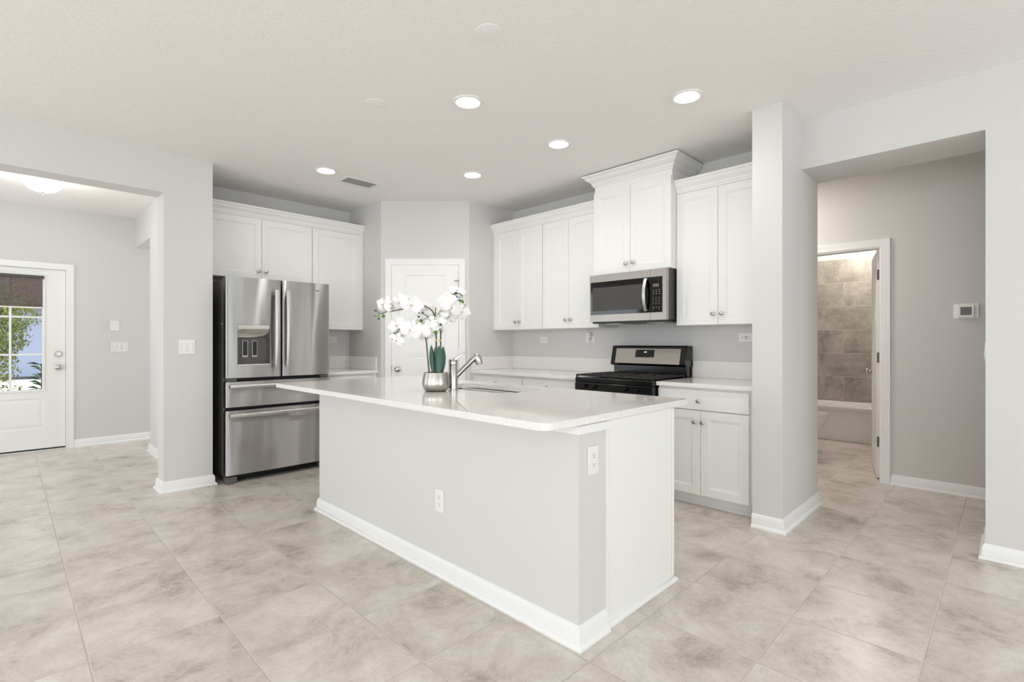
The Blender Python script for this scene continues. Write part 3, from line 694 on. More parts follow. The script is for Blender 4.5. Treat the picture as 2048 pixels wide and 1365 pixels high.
for t, wd, th in ((0.06, 0.020, 0.012), (0.25, 0.017, 0.008), (0.6, 0.013, 0.006), (0.95, 0.013, 0.005), (1.0, 0.009, 0.004)):
    p = l0.lerp(l1, t); n0.append(mb.pts([p + side * wd - up * th, p - side * wd - up * th, p - side * wd + up * th, p + side * wd + up * th]))
for a, b_ in zip(n0, n0[1:]):
    for i in range(4): j = (i + 1) % 4; mb.f.append([a + i, a + j, b_ + j, b_ + i])
mb.f += [[n0[0] + i for i in range(4)], [n0[-1] + i for i in range(4)][::-1]]
add('lever_handle', mb, 'nickel', fa, bevel=0.002)

# ------------------------------------------------------------------ refrigerator
fR = FY(4.722)
rf = thing('refrigerator', (1.768, 5.1, 0), 'stainless French-door refrigerator with two bottom drawers', 'refrigerator')
add('case', MB(fR).box(1.318, 2.218, 0.05, 1.762, -0.74, -0.085), 'grey_case', rf, bevel=0.004)
add('gasket', MB(fR).box(1.330, 2.206, 0.075, 1.755, -0.085, -0.062), 'gasket', rf)
hl = (1.400, 1.668, 1.008, 1.368)
dl = add('door', MB(fR).curved(1.311, 1.7695, 0.905, 1.778, 0.060, hole=hl + (0.0,)), 'steel', rf, smooth=30, label='left stainless door with the ice and water dispenser')
dr = add('door', MB(fR).curved(1.7785, 2.226, 0.905, 1.778, 0.060), 'steel', rf, smooth=30, label='right stainless door')
w1 = add('drawer', MB(fR).curved(1.311, 2.226, 0.655, 0.872, 0.060, bulge=0.014), 'steel', rf, smooth=30)
w2 = add('drawer', MB(fR).curved(1.311, 2.226, 0.072, 0.625, 0.060, bulge=0.014), 'steel', rf, smooth=30)
# dispenser recess
mb = MB(fR); a, b_, c_, d_ = hl
mb.box(a, b_, c_, d_, -0.058, -0.045); mb.box(a, a + 0.003, c_, d_, -0.045, 0.008); mb.box(b_ - 0.003, b_, c_, d_, -0.045, 0.010)
mb.box(a + .003, b_ - .003, d_ - 0.003, d_, -0.045, 0.008)
dsp = add('dispenser', mb, 'grey_case', dl, label='dark grey dispenser recess')
mb = MB(fR)
us = [a + 0.003 + (b_ - a - 0.006) * i / 12 for i in range(13)]
zz = [(1.365, 0.010), (1.335, 0.004), (1.300, -0.004), (1.268, -0.024), (1.258, -0.034)]
n0 = mb.pts([(u, z, w_ + 0.006 * (1 - ((u - (a + b_) / 2) / 0.13) ** 2)) for z, w_ in zz for u in us])
for i in range(4):
    for j in range(12): mb.f.append([n0 + i * 13 + j, n0 + i * 13 + j + 1, n0 + (i + 1) * 13 + j + 1, n0 + (i + 1) * 13 + j])
o = add('control_panel', mb, 'chrome', dsp, smooth=60, label='glossy mirror control panel')
for u in (1.473, 1.552):
    o = add('paddle', MB(fR).rbox(u - 0.023, u + 0.023, 1.082, 1.228, -0.0445, -0.030, 0.004), 'steel_m', dsp, bevel=0.001)
    add_u = MB(fR).rbox(u - 0.018, u + 0.018, 1.098, 1.223, -0.030, -0.0285, 0.003); mbx = add('paddle_pad', add_u, 'black_gl', dsp)
mb = MB(fR).box(a + 0.003, b_ - 0.003, c_, c_ + 0.014, -0.045, 0.012); add('drip_tray', mb, 'steel_h', dsp, bevel=0.002)
def handle_v(u, z0, z1, parent):
    mb = MB(fR); n = 16; pr = []
    for i in range(n + 1):
        t = i / n; z = z0 + (z1 - z0) * t; out = 0.046 + 0.016 * (1 - (2 * t - 1) ** 2)
        pr.append(mb.pts([(u - 0.019, z, out - 0.008), (u + 0.019, z, out - 0.008), (u + 0.019, z, out + 0.001), (u + 0.014, z, out + 0.003), (u - 0.014, z, out + 0.003), (u - 0.019, z, out + 0.001)]))
    for p, q in zip(pr, pr[1:]):
        for i in range(6): j = (i + 1) % 6; mb.f.append([p + i, p + j, q + j, q + i])
    mb.f += [[pr[0] + i for i in range(6)], [pr[-1] + i for i in range(6)][::-1]]
    for z in (z0 + 0.03, z1 - 0.03): mb.box(u - 0.009, u + 0.009, z - 0.016, z + 0.016, 0.0115, 0.040)
    return add('handle', mb, 'steel_h', parent, smooth=35)
def handle_h(z, u0, u1, parent):
    mb = MB(fR); n = 20; pr = []
    for i in range(n + 1):
        t = i / n; u = u0 + (u1 - u0) * t; out = 0.044 + 0.018 * (1 - (2 * t - 1) ** 2)
        pr.append(mb.pts([(u, z - 0.015, out - 0.010), (u, z + 0.015, out - 0.010), (u, z + 0.015, out), (u, z + 0.007, out + 0.004), (u, z - 0.007, out + 0.004), (u, z - 0.015, out)]))
    for p, q in zip(pr, pr[1:]):
        for i in range(6): j = (i + 1) % 6; mb.f.append([p + i, p + j, q + j, q + i])
    mb.f += [[pr[0] + i for i in range(6)], [pr[-1] + i for i in range(6)][::-1]]
    for u in (u0 + 0.04, u1 - 0.04): mb.box(u - 0.016, u + 0.016, z - 0.009, z + 0.009, 0.004, 0.040)
    return add('handle', mb, 'steel_h', parent, smooth=35)
handle_v(1.717, 1.005, 1.685, dl); handle_v(1.817, 1.005, 1.685, dr)
handle_h(0.832, 1.335, 2.200, w1); handle_h(0.584, 1.335, 2.200, w2)
mb = MB(fR)
for i in range(10):
    u = 2.015 + i * 0.0105; mb.box(u, u + 0.0075, 1.702, 1.711, 0.0055, 0.0105)
add('nameplate', mb, 'dark_case', dr, label='tiny dark raised lettering')
for u in (1.325, 2.140): add('center_hinge', MB(fR).box(u, u + 0.075, 0.876, 0.900, -0.055, -0.004), 'grey_case', rf, bevel=0.003)
for u in (1.330, 2.118): add('hinge_cover', MB(fR).box(u, u + 0.09, 1.763, 1.776, -0.16, -0.065), 'grey_case', rf, bevel=0.003)
mb = MB(fR)
for i in range(5): mb.box(1.41, 2.13, 0.012 + i * 0.011, 0.019 + i * 0.011, -0.080, -0.070)
mb.box(1.41, 2.13, 0.008, 0.068, -0.0845, -0.0805)
add('toe_grille', mb, 'gasket', rf)
for u in (1.315, 2.135): add('foot', MB(fR).box(u, u + 0.085, 0.0, 0.058, -0.0845, 0.004), 'grey_case', rf, bevel=0.006)
add('sensor_cap', MB().lathe([(0.006, 0), (0.006, 0.003)], (1.3178, 4.855, 1.375), (-1, 0, 0), 12), 'plastic', rf)

# ------------------------------------------------------------------ microwave
fM = FX(3.722)
mw = thing('microwave', (3.95, 2.326, 1.393), 'stainless over-the-range microwave with black glass door', 'microwave')
Yl, Yr_ = -2.700, -1.952
add('case', MB(fM).box(Yl + 0.004, Yr_ - 0.004, 1.400, 1.812, -0.470, -0.0405), 'dark_case', mw)
sp = -2.094
dm = MB(fM)
gz0, gz1, gu0 = 1.457, 1.749, -2.690
dm.box(Yl, sp - 0.001, gz1, 1.811, -0.04, 0); dm.box(Yl, sp - 0.001, 1.396, gz0, -0.04, 0); dm.box(Yl, gu0, gz0, gz1, -0.04, 0); dm.box(gu0, sp - 0.001, gz0, gz1, -0.04, -0.004)
dmo = add('door', dm, 'steel_m', mw, label='stainless door frame')
add('door_glass', MB(fM).box(gu0 + .0005, sp - 0.0015, gz0 + .0005, gz1 - .0005, -0.0035, 0.0005), 'black_gl', dmo, label='black glass')
add('window_mesh', MB(fM).rbox(gu0 + 0.020, sp - 0.075, gz0 + 0.034, gz1 - 0.050, 0.0006, 0.0012, 0.004), 'mw_gl', dmo, label='dark grey viewing window')
cp = MB(fM); cu1 = -1.985
cp.box(sp + 0.001, Yr_, gz1, 1.811, -0.04, 0); cp.box(sp + 0.001, Yr_, 1.396, gz0, -0.04, 0); cp.box(cu1, Yr_, gz0, gz1, -0.04, 0); cp.box(sp + 0.001, cu1, gz0, gz1, -0.04, -0.004)
cpo = add('control_panel', cp, 'steel_m', mw)
add('panel_glass', MB(fM).box(sp + 0.0015, cu1 - .0005, gz0 + .0005, gz1 - .0005, -0.0035, 0.0005), 'black_gl', cpo, label='black glass')
add('display', MB(fM).box(-2.073, -2.016, 1.665, 1.692, 0.0006, 0.0012), 'lcd', cpo)
mb = MB(fM)
for r_ in range(9):
    z = 1.645 - r_ * 0.0165 - (0.014 if r_ > 2 else 0) - (0.012 if r_ > 6 else 0)
    for c__ in range(3):
        if r_ == 8 and c__ == 1: continue
        ww = 0.010 if r_ in (0, 1, 2, 7) else 0.005
        u = -2.070 + c__ * 0.026; add('key', MB(fM).box(u, u + ww, z - 0.006, z - (0.001 if ww < 0.008 else 0.0025), 0.0006, 0.0011), 'print', cpo)
mb = MB(fM); mb.box(sp - 0.02, sp - 0.018, gz0, gz1, 0, 0)
mb = MB(fM); n = 16; pr = []
for i in range(n + 1):
    t = i / n; z = 1.470 + 0.268 * t; out = 0.020 + 0.034 * (1 - (2 * t - 1) ** 2); u = -2.128
    pr.append(mb.pts([(u - 0.013, z, out - 0.007), (u + 0.013, z, out - 0.007), (u + 0.013, z, out), (u, z, out + 0.003), (u - 0.013, z, out)]))
for p, q in zip(pr, pr[1:]):
    for i in range(5): j = (i + 1) % 5; mb.f.append([p + i, p + j, q + j, q + i])
mb.f += [[pr[0] + i for i in range(5)], [pr[-1] + i for i in range(5)][::-1]]
for z in (1.474, 1.724): mb.box(u - 0.009, u + 0.009, z, z + 0.010, 0.001, 0.016)
add('handle', mb, 'steel_h', dmo, smooth=35)
mb = MB(fM).box(Yl + 0.02, Yr_ - 0.02, 1.380, 1.3995, -0.40, -0.012); add('vent_base', mb, 'dark_case', mw, bevel=0.006)
for u in (-2.60, -2.18): add('grease_filter', MB(fM).box(u, u + 0.16, 1.376, 1.3795, -0.33, -0.10), 'steel_h', mw)
mb = MB(fM)
for i in range(5): mb.box(-2.365 + i * 0.010, -2.358 + i * 0.010, 1.778, 1.784, 0.0002, 0.0012)
mb.lathe([(0.007, 0), (0.007, 0.001)], (-2.312, 1.785, 0.0002), (0, 0, 1), 14)
add('nameplate', mb, 'chrome', dmo, label='faint chrome lettering with a small ring')

# ------------------------------------------------------------------ range
fG = FX(3.50)
rg = thing('range', (3.83, 2.326, 0), 'black gas range with a stainless back panel', 'range')
RL, RR = -2.699, -1.950
add('body', MB(fG).box(RL, RR, 0.06, 0.868, -0.640, -0.035), 'black', rg, bevel=0.004)
add('oven_door', MB(fG).box(RL + .004, RR - .004, 0.21, 0.785, -0.034, -0.002), 'black', rg, bevel=0.006)
mb = MB(fG).tube([(RL + 0.06, 0.735, 0.045), (RR - 0.06, 0.735, 0.045)], 0.012, 12)
for u in (RL + 0.09, RR - 0.09): mb.box(u - 0.01, u + 0.01, 0.727, 0.743, -0.001, 0.036)
add('oven_handle', mb, 'black', rg, smooth=40)
add('storage_drawer', MB(fG).box(RL + .004, RR - .004, 0.075, 0.20, -0.034, -0.002), 'black', rg, bevel=0.006)
pn_ = add('knob_panel', MB(fG).box(RL, RR, 0.797, 0.868, -0.034, 0.0), 'black', rg, bevel=0.006)
for u in (-2.585, -2.490, -2.185, -2.075):
    mb = MB(fG).lathe([(0.019, 0), (0.019, 0.010), (0.016, 0.014), (0.015, 0.026)], (u, 0.840, 0.0005), (0, 0, 1), 18)
    mb.box(u - 0.005, u + 0.005, 0.822, 0.858, 0.014, 0.032)
    add('control_knob', mb, 'black', pn_, smooth=40, bevel=0.001)
ckt = add('cooktop', MB(fG).box(RL - .0005, RR + .0005, 0.8685, 0.912, -0.640, -0.004), 'black', rg, bevel=0.008)
for a_, c__ in ((-2.695, -2.330), (-2.322, -1.954)):
    mb = MB(fG)
    z0, z1 = 0.924, 0.936
    for u in (a_, c__ - 0.014, (a_ + c__) / 2 - 0.006): mb.box(u, u + 0.014, z0, z1, -0.555, -0.014)
    for w_ in (-0.028, -0.155, -0.285, -0.415, -0.555): mb.box(a_, c__, z0, z1 - 0.001, w_, w_ + 0.014)
    for w_ in (-0.10, -0.22, -0.35, -0.48):
        mb.box(a_ + 0.05, a_ + 0.15, z0, z1 + 0.001, w_, w_ + 0.010); mb.box(c__ - 0.15, c__ - 0.05, z0, z1 + 0.001, w_, w_ + 0.010)
    for u in (a_, c__ - 0.014):
        for w_ in (-0.028, -0.555): mb.box(u, u + 0.014, 0.9125, z0, w_, w_ + 0.014)
    add('grate', mb, 'black_m', rg, bevel=0.002)
for u in (-2.51, -2.14):
    for w_ in (-0.17, -0.43):
        add('burner', MB(fG).lathe([(0.045, 0), (0.045, 0.006), (0.034, 0.009), (0.034, 0.0095), (0.002, 0.0098)], (u, 0.9122, w_), (0, 1, 0), 20), 'black_m', rg, smooth=40)
add('back_riser', MB(fG).box(RL + 0.008, RR - 0.008, 0.9125, 1.012, -0.690, -0.600), 'black', rg, bevel=0.004)
# slanted backguard
poly = [(1.000, -0.560), (1.020, -0.552), (1.172, -0.590), (1.182, -0.600), (1.182, -0.690), (1.000, -0.690)]
mb = MB(fG); mb.prism([(p[0], p[1]) for p in poly], RL, RR, ax=0)
bg = add('backguard', mb, 'black', rg, bevel=0.005)
sl = (0.590 - 0.552) / 0.152                       # slope of the face
fK = fG @ FR((0, 1.020, -0.552), (1, 0, 0), Vector((0, 1, -sl)).normalized(), Vector((0, sl, 1)).normalized())
po = add('panel_face', MB(fK).rbox(RL + 0.050, RR - 0.055, 0.0, 0.140, 0.0006, 0.003, 0.003), 'steel_m', bg, label='brushed stainless panel')
ck = add('clock_panel', MB(fK).rbox(-2.440, -2.252, 0.058, 0.128, 0.0032, 0.0045, 0.006), 'black_gl', bg)
mb = MB(fK)
def seg7(mb, u, v, s, code):
    t = s * 0.16
    for c in code:
        q = {'a': (0, s, 2 * s - t, 2 * s), 'g': (0, s, s - t / 2, s + t / 2), 'd': (0, s, 0, t), 'f': (0, t, s, 2 * s), 'b': (s - t, s, s, 2 * s), 'e': (0, t, 0, s), 'c': (s - t, s, 0, s)}[c]
        mb.box(u + q[0], u + q[1], v + q[2], v + q[3], 0.0046, 0.0050)
seg7(mb, -2.358, 0.100, 0.0065, 'bc'); seg7(mb, -2.346, 0.100, 0.0065, 'abgcd'); seg7(mb, -2.336, 0.100, 0.0065, 'fgbc')
add('clock_digits', mb, 'digits', bg)
mb = MB(fK)
for u, v in ((-2.428, 0.108), (-2.412, 0.108), (-2.428, 0.090), (-2.412, 0.090), (-2.425, 0.070), (-2.395, 0.066), (-2.36, 0.066), (-2.325, 0.066), (-2.29, 0.070), (-2.275, 0.090), (-2.275, 0.110), (-2.295, 0.110)):
    add('button', MB(fK).box(u, u + 0.008, v, v + 0.003, 0.0046, 0.0049), 'lcd', bg)
for u in (RL + 0.012, RR - 0.10): add('leg', MB(fG).box(u, u + 0.085, 0.0, 0.059, -0.62, -0.06), 'black', rg)

# ------------------------------------------------------------------ outlets, switches, thermostat
def duplex(fr, u, v, label, vertical=True, group=None):
    """duplex receptacle with plate; u,v centre"""
    p = fr @ Vector((u, v, 0)); t = thing('wall_outlet', p, label, 'outlet', group)
    f2 = fr @ Matrix.Translation((u, v, 0.0004)) @ (Matrix.Identity(4) if vertical else Matrix.Rotation(math.radians(90), 4, 'Z'))
    add('cover_plate', MB(f2).rbox(-0.035, 0.035, -0.0585, 0.0585, 0, 0.006, 0.004), 'plastic', t, bevel=0.002)
    for s_ in (-1, 1):
        o = add('receptacle', MB(f2).rbox(-0.0165, 0.0165, s_ * 0.0195 - 0.0145, s_ * 0.0195 + 0.0145, 0.0062, 0.0085, 0.010), 'plastic', t)
        mb = MB(f2); y = s_ * 0.0195
        mb.box(-0.0075, -0.0052, y - 0.001, y + 0.008, 0.0086, 0.0089); mb.box(0.0052, 0.0075, y, y + 0.007, 0.0086, 0.0089)
        mb.lathe([(0.0026, 0), (0.0026, 0.0003)], (0, y - 0.0075, 0.0086), (0, 0, 1), 10)
        add('slots', mb, 'slot', o)
    return t
g = 'white wall outlets'
duplex(FX(1.599), -2.1155, 0.3845, 'white outlet low on the long side of the island', group=g)
duplex(FY(1.213), 1.690, 0.731, 'white outlet on the grey end of the island', group=g)
duplex(FX(4.20), -3.660, 1.240, 'white horizontal outlet above the counter left of the air freshener', False, g)
duplex(FX(4.20), -3.042, 1.243, 'white outlet behind the plugged-in air freshener', False, g)
o = thing('wall_outlet', (4.2, 1.507, 1.252), 'white outlet with dark charging ports beside the stub wall', 'outlet', g)
f2 = FX(4.20) @ Matrix.Translation((-1.507, 1.252, 0.0004))
add('cover_plate', MB(f2).rbox(-0.0585, 0.0585, -0.035, 0.035, 0, 0.006, 0.004), 'plastic', o, bevel=0.002)
r_ = add('receptacle', MB(f2).box(-0.034, 0.034, -0.0165, 0.0165, 0.0062, 0.0085), 'plastic', o)
mb = MB(f2); mb.box(-0.007, 0.007, 0.0045, 0.0105, 0.0086, 0.009); mb.box(-0.007, 0.007, -0.0105, -0.0045, 0.0086, 0.009)
for u in (-0.024, 0.020):
    mb.box(u - 0.003, u + 0.004, 0.005, 0.007, 0.0086, 0.009); mb.box(u - 0.003, u + 0.004, -0.008, -0.006, 0.0086, 0.009)
for u in (-0.031, 0.013): mb.lathe([(0.003, 0), (0.003, 0.0004)], (u, 0, 0.0086), (0, 0, 1), 8)
add('ports', mb, 'slot', r_)
duplex(FY(5.53), 2.635, 1.242, 'white outlet between refrigerator and pantry, above the small counter', False, g)
# plug-in air freshener
pf = thing('air_freshener', (4.19, 3.040, 1.24), 'white plug-in air freshener in the outlet left of the range', 'air freshener')
f2 = FX(4.20) @ Matrix.Translation((-3.040, 1.243, 0))
add('warmer', MB(f2).lathe([(0.020, 0), (0.027, 0.004), (0.027, 0.045), (0.024, 0.050)], (0, 0.005, 0.034), (0, 1, 0), 20).box(-0.014, 0.014, 0.006, 0.032, 0.0095, 0.020), 'plastic', pf, smooth=40)
add('cap', MB(f2).lathe([(0.022, 0), (0.022, 0.010), (0.016, 0.016), (0.004, 0.016)], (0, 0.0555, 0.034), (0, 1, 0), 20), 'plastic', pf, smooth=40)
add('refill_bottle', MB(f2).lathe([(0.014, 0), (0.018, 0.004), (0.018, 0.028), (0.012, 0.034)], (0, -0.030, 0.034), (0, 1, 0), 16), 'plastic', pf, smooth=40)

def switch(fr, u, v, n, label, name='light_switch', group=None):
    wd = 0.035 + 0.0233 * (n - 1); p = fr @ Vector((u, v, 0)); t = thing(name, p, label, 'light switch', group)
    f2 = fr @ Matrix.Translation((u, v, 0.0004))
    add('cover_plate', MB(f2).rbox(-wd, wd, -0.0585, 0.0585, 0, 0.006, 0.004), 'plastic', t, bevel=0.002)
    for i in range(n):
        c = (i - (n - 1) / 2) * 0.0465
        mb = MB(f2); n0 = mb.pts([(c - 0.0165, -0.033, 0.0063), (c + 0.0165, -0.033, 0.0063), (c + 0.0165, 0.033, 0.0063), (c - 0.0165, 0.033, 0.0063),
                                  (c - 0.0165, -0.033, 0.0120), (c + 0.0165, -0.033, 0.0120), (c + 0.0165, 0.033, 0.0070), (c - 0.0165, 0.033, 0.0070)])
        for q in ((0, 3, 2, 1), (4, 5, 6, 7), (0, 1, 5, 4), (1, 2, 6, 5), (2, 3, 7, 6), (3, 0, 4, 7)): mb.f.append([n0 + a for a in q])
        add('rocker', mb, 'plastic', t, bevel=0.001)
        mb = MB(f2); mb.box(c - 0.0185, c - 0.0172, -0.035, 0.035, 0.0061, 0.0064); mb.box(c + 0.0172, c + 0.0185, -0.035, 0.035, 0.0061, 0.0064)
        add('rocker_gap', mb, 'gap', t)
    return t
g = 'white rocker switches'
switch(FY(4.829), 1.052, 1.174, 2, 'white two-rocker switch on the wall end left of the refrigerator', group=g)
switch(FY(7.68), 0.967, 1.156, 3, 'white three-rocker switch on the entry wall right of the front door', group=g)
switch(FR((0, 0.0964, 0), (-1, 0, 0), (0, 0, 1), (0, 1, 0)), -4.05, 1.162, 1, 'white switch seen edge-on inside the hall opening at far right', group=g)
bp_ = thing('alarm_panel', (0.9235, 7.68, 1.412), 'white blank square plate above the three-rocker switch', 'wall plate')
f2 = FY(7.68) @ Matrix.Translation((0.9235, 1.412, 0.0004))
add('cover', MB(f2).rbox(-0.042, 0.042, -0.060, 0.060, 0, 0.016, 0.006), 'plastic', bp_, bevel=0.003)
f2 = FX(5.32) @ Matrix.Translation((-0.243, 1.459, 0.0004))
th = thing('thermostat', (5.32, 0.243, 1.459), 'white thermostat with a dark screen on the hall wall', 'thermostat')
add('back_plate', MB(f2).rbox(-0.075, 0.075, -0.0585, 0.0585, 0, 0.007, 0.010), 'plastic', th, bevel=0.002)
hb = add('housing', MB(f2).rbox(-0.050, 0.048, -0.050, 0.050, 0.0072, 0.026, 0.008), 'plastic', th, bevel=0.003)
add('screen', MB(f2).box(-0.033, 0.033, -0.033, 0.031, 0.0262, 0.0268), 'lcd', hb, label='dark grey screen')
mb = MB(f2 @ Matrix.Translation((0, 0, 0.0224)))
seg7(mb, -0.010, -0.005, 0.008, 'abc'); seg7(mb, 0.002, -0.005, 0.008, 'acdfg'); add('screen_digits', mb, 'slot', hb)

# ------------------------------------------------------------------ ceiling fixtures
fC = FR((0, 0, H), (1, 0, 0), (0, -1, 0), (0, 0, -1))      # w points down
g = 'recessed ceiling lights'
for x, y, lab in ((2.068, 2.446, 'round lit recessed light over the island, nearest the plain round cover'), (2.981, 1.425, 'round lit recessed light nearest the stub wall'),
                  (2.998, 2.467, 'round lit recessed light in front of the tall cabinet over the microwave'), (2.006, 4.323, 'round lit recessed light beside the ceiling vent'),
                  (2.999, 3.483, 'round lit recessed light nearest the pantry corner')):
    t = thing('recessed_light', (x, y, H), lab, 'ceiling light', g)
    add('trim_ring', MB(fC).lathe([(0.068, 0.0005), (0.096, 0.0005), (0.095, 0.006), (0.088, 0.009), (0.074, 0.007), (0.070, 0.004)], (x, -y, 0), (0, 0, 1), 40, cap=False), 'plastic', t, smooth=40)
    add('lens', MB(fC).lathe([(0.0005, 0.006), (0.045, 0.0058), (0.0695, 0.0045), (0.0695, 0.001)], (x, -y, 0), (0, 0, 1), 40, cap=False), 'can', t, smooth=60)
    lamp('can_light', 'SPOT', (x, y, H - 0.02), 37, (1, 0.975, 0.95), 0.06, (0, 0, -1), spot_size=math.radians(150), spot_blend=0.9)
g = 'plain round ceiling covers'
for x, y, lab in ((1.676, 1.822, 'plain white round ceiling cover nearest the viewer'), (1.669, 2.877, 'plain white round ceiling cover left of the lights over the island')):
    add('ceiling_cover', MB(fC).lathe([(0.0005, 0.0042), (0.060, 0.0040), (0.067, 0.0026), (0.068, 0.0003)], (x, -y, 0), (0, 0, 1), 40), 'ceiling', None, lab, 'ceiling cover', g, smooth=50)
vt = thing('ceiling_vent', (2.37, 4.42, H), 'white rectangular air vent in the ceiling above the refrigerator', 'air vent')
x0, x1, y0, y1 = 2.19, 2.555, 4.305, 4.535
mb = MB(fC).sweep([(x0, -y1), (x1, -y1), (x1, -y0), (x0, -y0)], [(0, 0.0004), (0, 0.004), (0.010, 0.008), (0.032, 0.008), (0.034, 0.0004)], side=1, closed=True)
add('frame', mb, 'plastic', vt, smooth=40)
add('back', MB(fC).box(x0 + .033, x1 - .033, -y1 + .033, -y0 - .033, 0.0004, 0.0008), 'dark_vent', vt)
for i in range(5):
    y = y0 + 0.052 + i * 0.0295
    add('louver', MB(fC).box(x0 + .034, x1 - .034, -y - 0.008, -y, 0.0065, 0.0078), 'plastic', vt)
# entry flush lamp
lx, ly = 0.235, 6.30
t = thing('flush_mount_lamp', (lx, ly, H), 'lit white glass bowl lamp on the entry ceiling', 'ceiling lamp')
add('canopy', MB(fC).lathe([(0.0005, 0.0005), (0.130, 0.0005), (0.134, 0.012), (0.120, 0.028), (0.112, 0.030)], (lx, -ly, 0), (0, 0, 1), 40), 'nickel', t, smooth=40)
add('glass_bowl', MB(fC).lathe([(0.150, 0.034), (0.147, 0.060), (0.130, 0.095), (0.098, 0.128), (0.050, 0.147), (0.012, 0.152)], (lx, -ly, 0), (0, 0, 1), 48), 'bowl', t, smooth=60)
add('finial', MB(fC).lathe([(0.004, 0.150), (0.020, 0.153), (0.020, 0.157), (0.007, 0.160), (0.010, 0.168), (0.002, 0.174)], (lx, -ly, 0), (0, 0, 1), 16), 'nickel', t, smooth=40)
for a in (0.75, 2.85, 4.95):
    c_, s_ = math.cos(a), math.sin(a)
    add('clip', MB(fC).tube([(lx + 0.130 * c_, -ly + 0.130 * s_, 0.012), (lx + 0.176 * c_, -ly + 0.176 * s_, 0.028), (lx + 0.155 * c_, -ly + 0.155 * s_, 0.050)], 0.007, 8), 'nickel', t, smooth=40)
lamp('entry_lamp_light', 'POINT', (lx, ly, H - 0.26), 20, (1, 0.97, 0.93), 0.12)

# ------------------------------------------------------------------ bathroom
mb = MB(); mb.box(7.97, 8.1, 0.5, 2.5, 0, H)
struct('wall_bath_back', mb, 'wall', 'painted wall above the shower tile', 'wall', org=O0)
struct('wall_tile', B(7.955, 7.9695, 0.7205, 2.2295, 0.430, 2.34), 'walltile', 'grey-beige marbled shower wall tile', 'wall', org=O0)
mb = MB(); mb.box(5.435, 7.97, 0.60, 0.72, 0, H); mb.box(5.435, 7.97, 2.23, 2.35, 0, H)
struct('wall_bath_sides', mb, 'wall', 'grey bathroom side walls', 'wall', org=O0)
bt = thing('bathtub', (7.58, 1.475, 0), 'white alcove bathtub under the tiled shower wall', 'bathtub')
mb = MB()
X0, X1, Y0, Y1 = 7.20, 7.954, 0.722, 2.228
rr = [rrect(X0, X1, Y0, Y1, (0.004,) * 4), rrect(X0, X1, Y0, Y1, (0.004,) * 4), rrect(X0 + .07, X1 - .07, Y0 + .08, Y1 - .08, (0.12,) * 4), rrect(X0 + .14, X1 - .12, Y0 + .2, Y1 - .2, (0.12,) * 4)]
zs = [0.385, 0.418, 0.418, 0.10]
st = [mb.pts([(x, y, z) for x, y in r]) for r, z in zip(rr, zs)]; k = len(rr[0])
for a in range(3):
    for i in range(k): j = (i + 1) % k; mb.f.append([st[a] + i, st[a] + j, st[a + 1] + j, st[a + 1] + i])
mb.f.append([st[3] + i for i in range(k)])
add('basin', mb, 'tub', bt, smooth=40, bevel=0.006)
mb = MB(); mb.box(7.235, 7.25, Y0, Y1, 0.0, 0.386); mb.box(7.215, 7.2345, Y0, Y1, 0.365, 0.386); mb.box(7.222, 7.2345, Y0, Y1, 0.0, 0.035)
add('apron', mb, 'tub', bt, bevel=0.003)
tl = thing('toilet', (6.42, 1.85, 0), 'white toilet whose bowl rim just shows past the stub wall', 'toilet')
def oval(cx, cy, rx, ry, z, n=28): return [(cx + rx * math.cos(2 * math.pi * i / n), cy + ry * math.sin(2 * math.pi * i / n) * (1.12 if math.sin(2 * math.pi * i / n) < 0 else 0.9), z) for i in range(n)]
mb = MB(); lv = [oval(6.42, 1.78, 0.10, 0.19, 0.0), oval(6.42, 1.78, 0.10, 0.18, 0.10), oval(6.42, 1.74, 0.12, 0.20, 0.22), oval(6.42, 1.70, 0.175, 0.235, 0.34), oval(6.42, 1.70, 0.185, 0.245, 0.385), oval(6.42, 1.70, 0.12, 0.17, 0.384), oval(6.42, 1.72, 0.07, 0.10, 0.25)]
st = [mb.pts(r) for r in lv]; k = 28
for a in range(6):
    for i in range(k): j = (i + 1) % k; mb.f.append([st[a] + i, st[a] + j, st[a + 1] + j, st[a + 1] + i])
mb.f += [[st[0] + i for i in range(k)][::-1], [st[-1] + i for i in range(k)]]
add('bowl', mb, 'tub', tl, smooth=50)
mb = MB(); lv = [oval(6.42, 1.70, 0.188, 0.248, 0.387), oval(6.42, 1.70, 0.190, 0.250, 0.400), oval(6.42, 1.70, 0.185, 0.245, 0.420)]
st = [mb.pts(r) for r in lv]
for a in range(2):
    for i in range(k): j = (i + 1) % k; mb.f.append([st[a] + i, st[a] + j, st[a + 1] + j, st[a + 1] + i])
mb.f += [[st[0] + i for i in range(k)][::-1], [st[-1] + i for i in range(k)]]
add('seat_lid', mb, 'tub', tl, smooth=40)
add('tank', B(6.20, 6.64, 2.02, 2.215, 0.36, 0.74), 'tub', tl, bevel=0.02); add('tank_lid', B(6.19, 6.65, 2.01, 2.22, 0.741, 0.775), 'tub', tl, bevel=0.008)
# bathroom door, open inwards
th_ = math.radians(12.0)
fB2 = FR((5.442, 0.8385, 0), (-math.cos(th_), -math.sin(th_), 0), (0, 0, 1), (-math.sin(th_), math.cos(th_), 0))
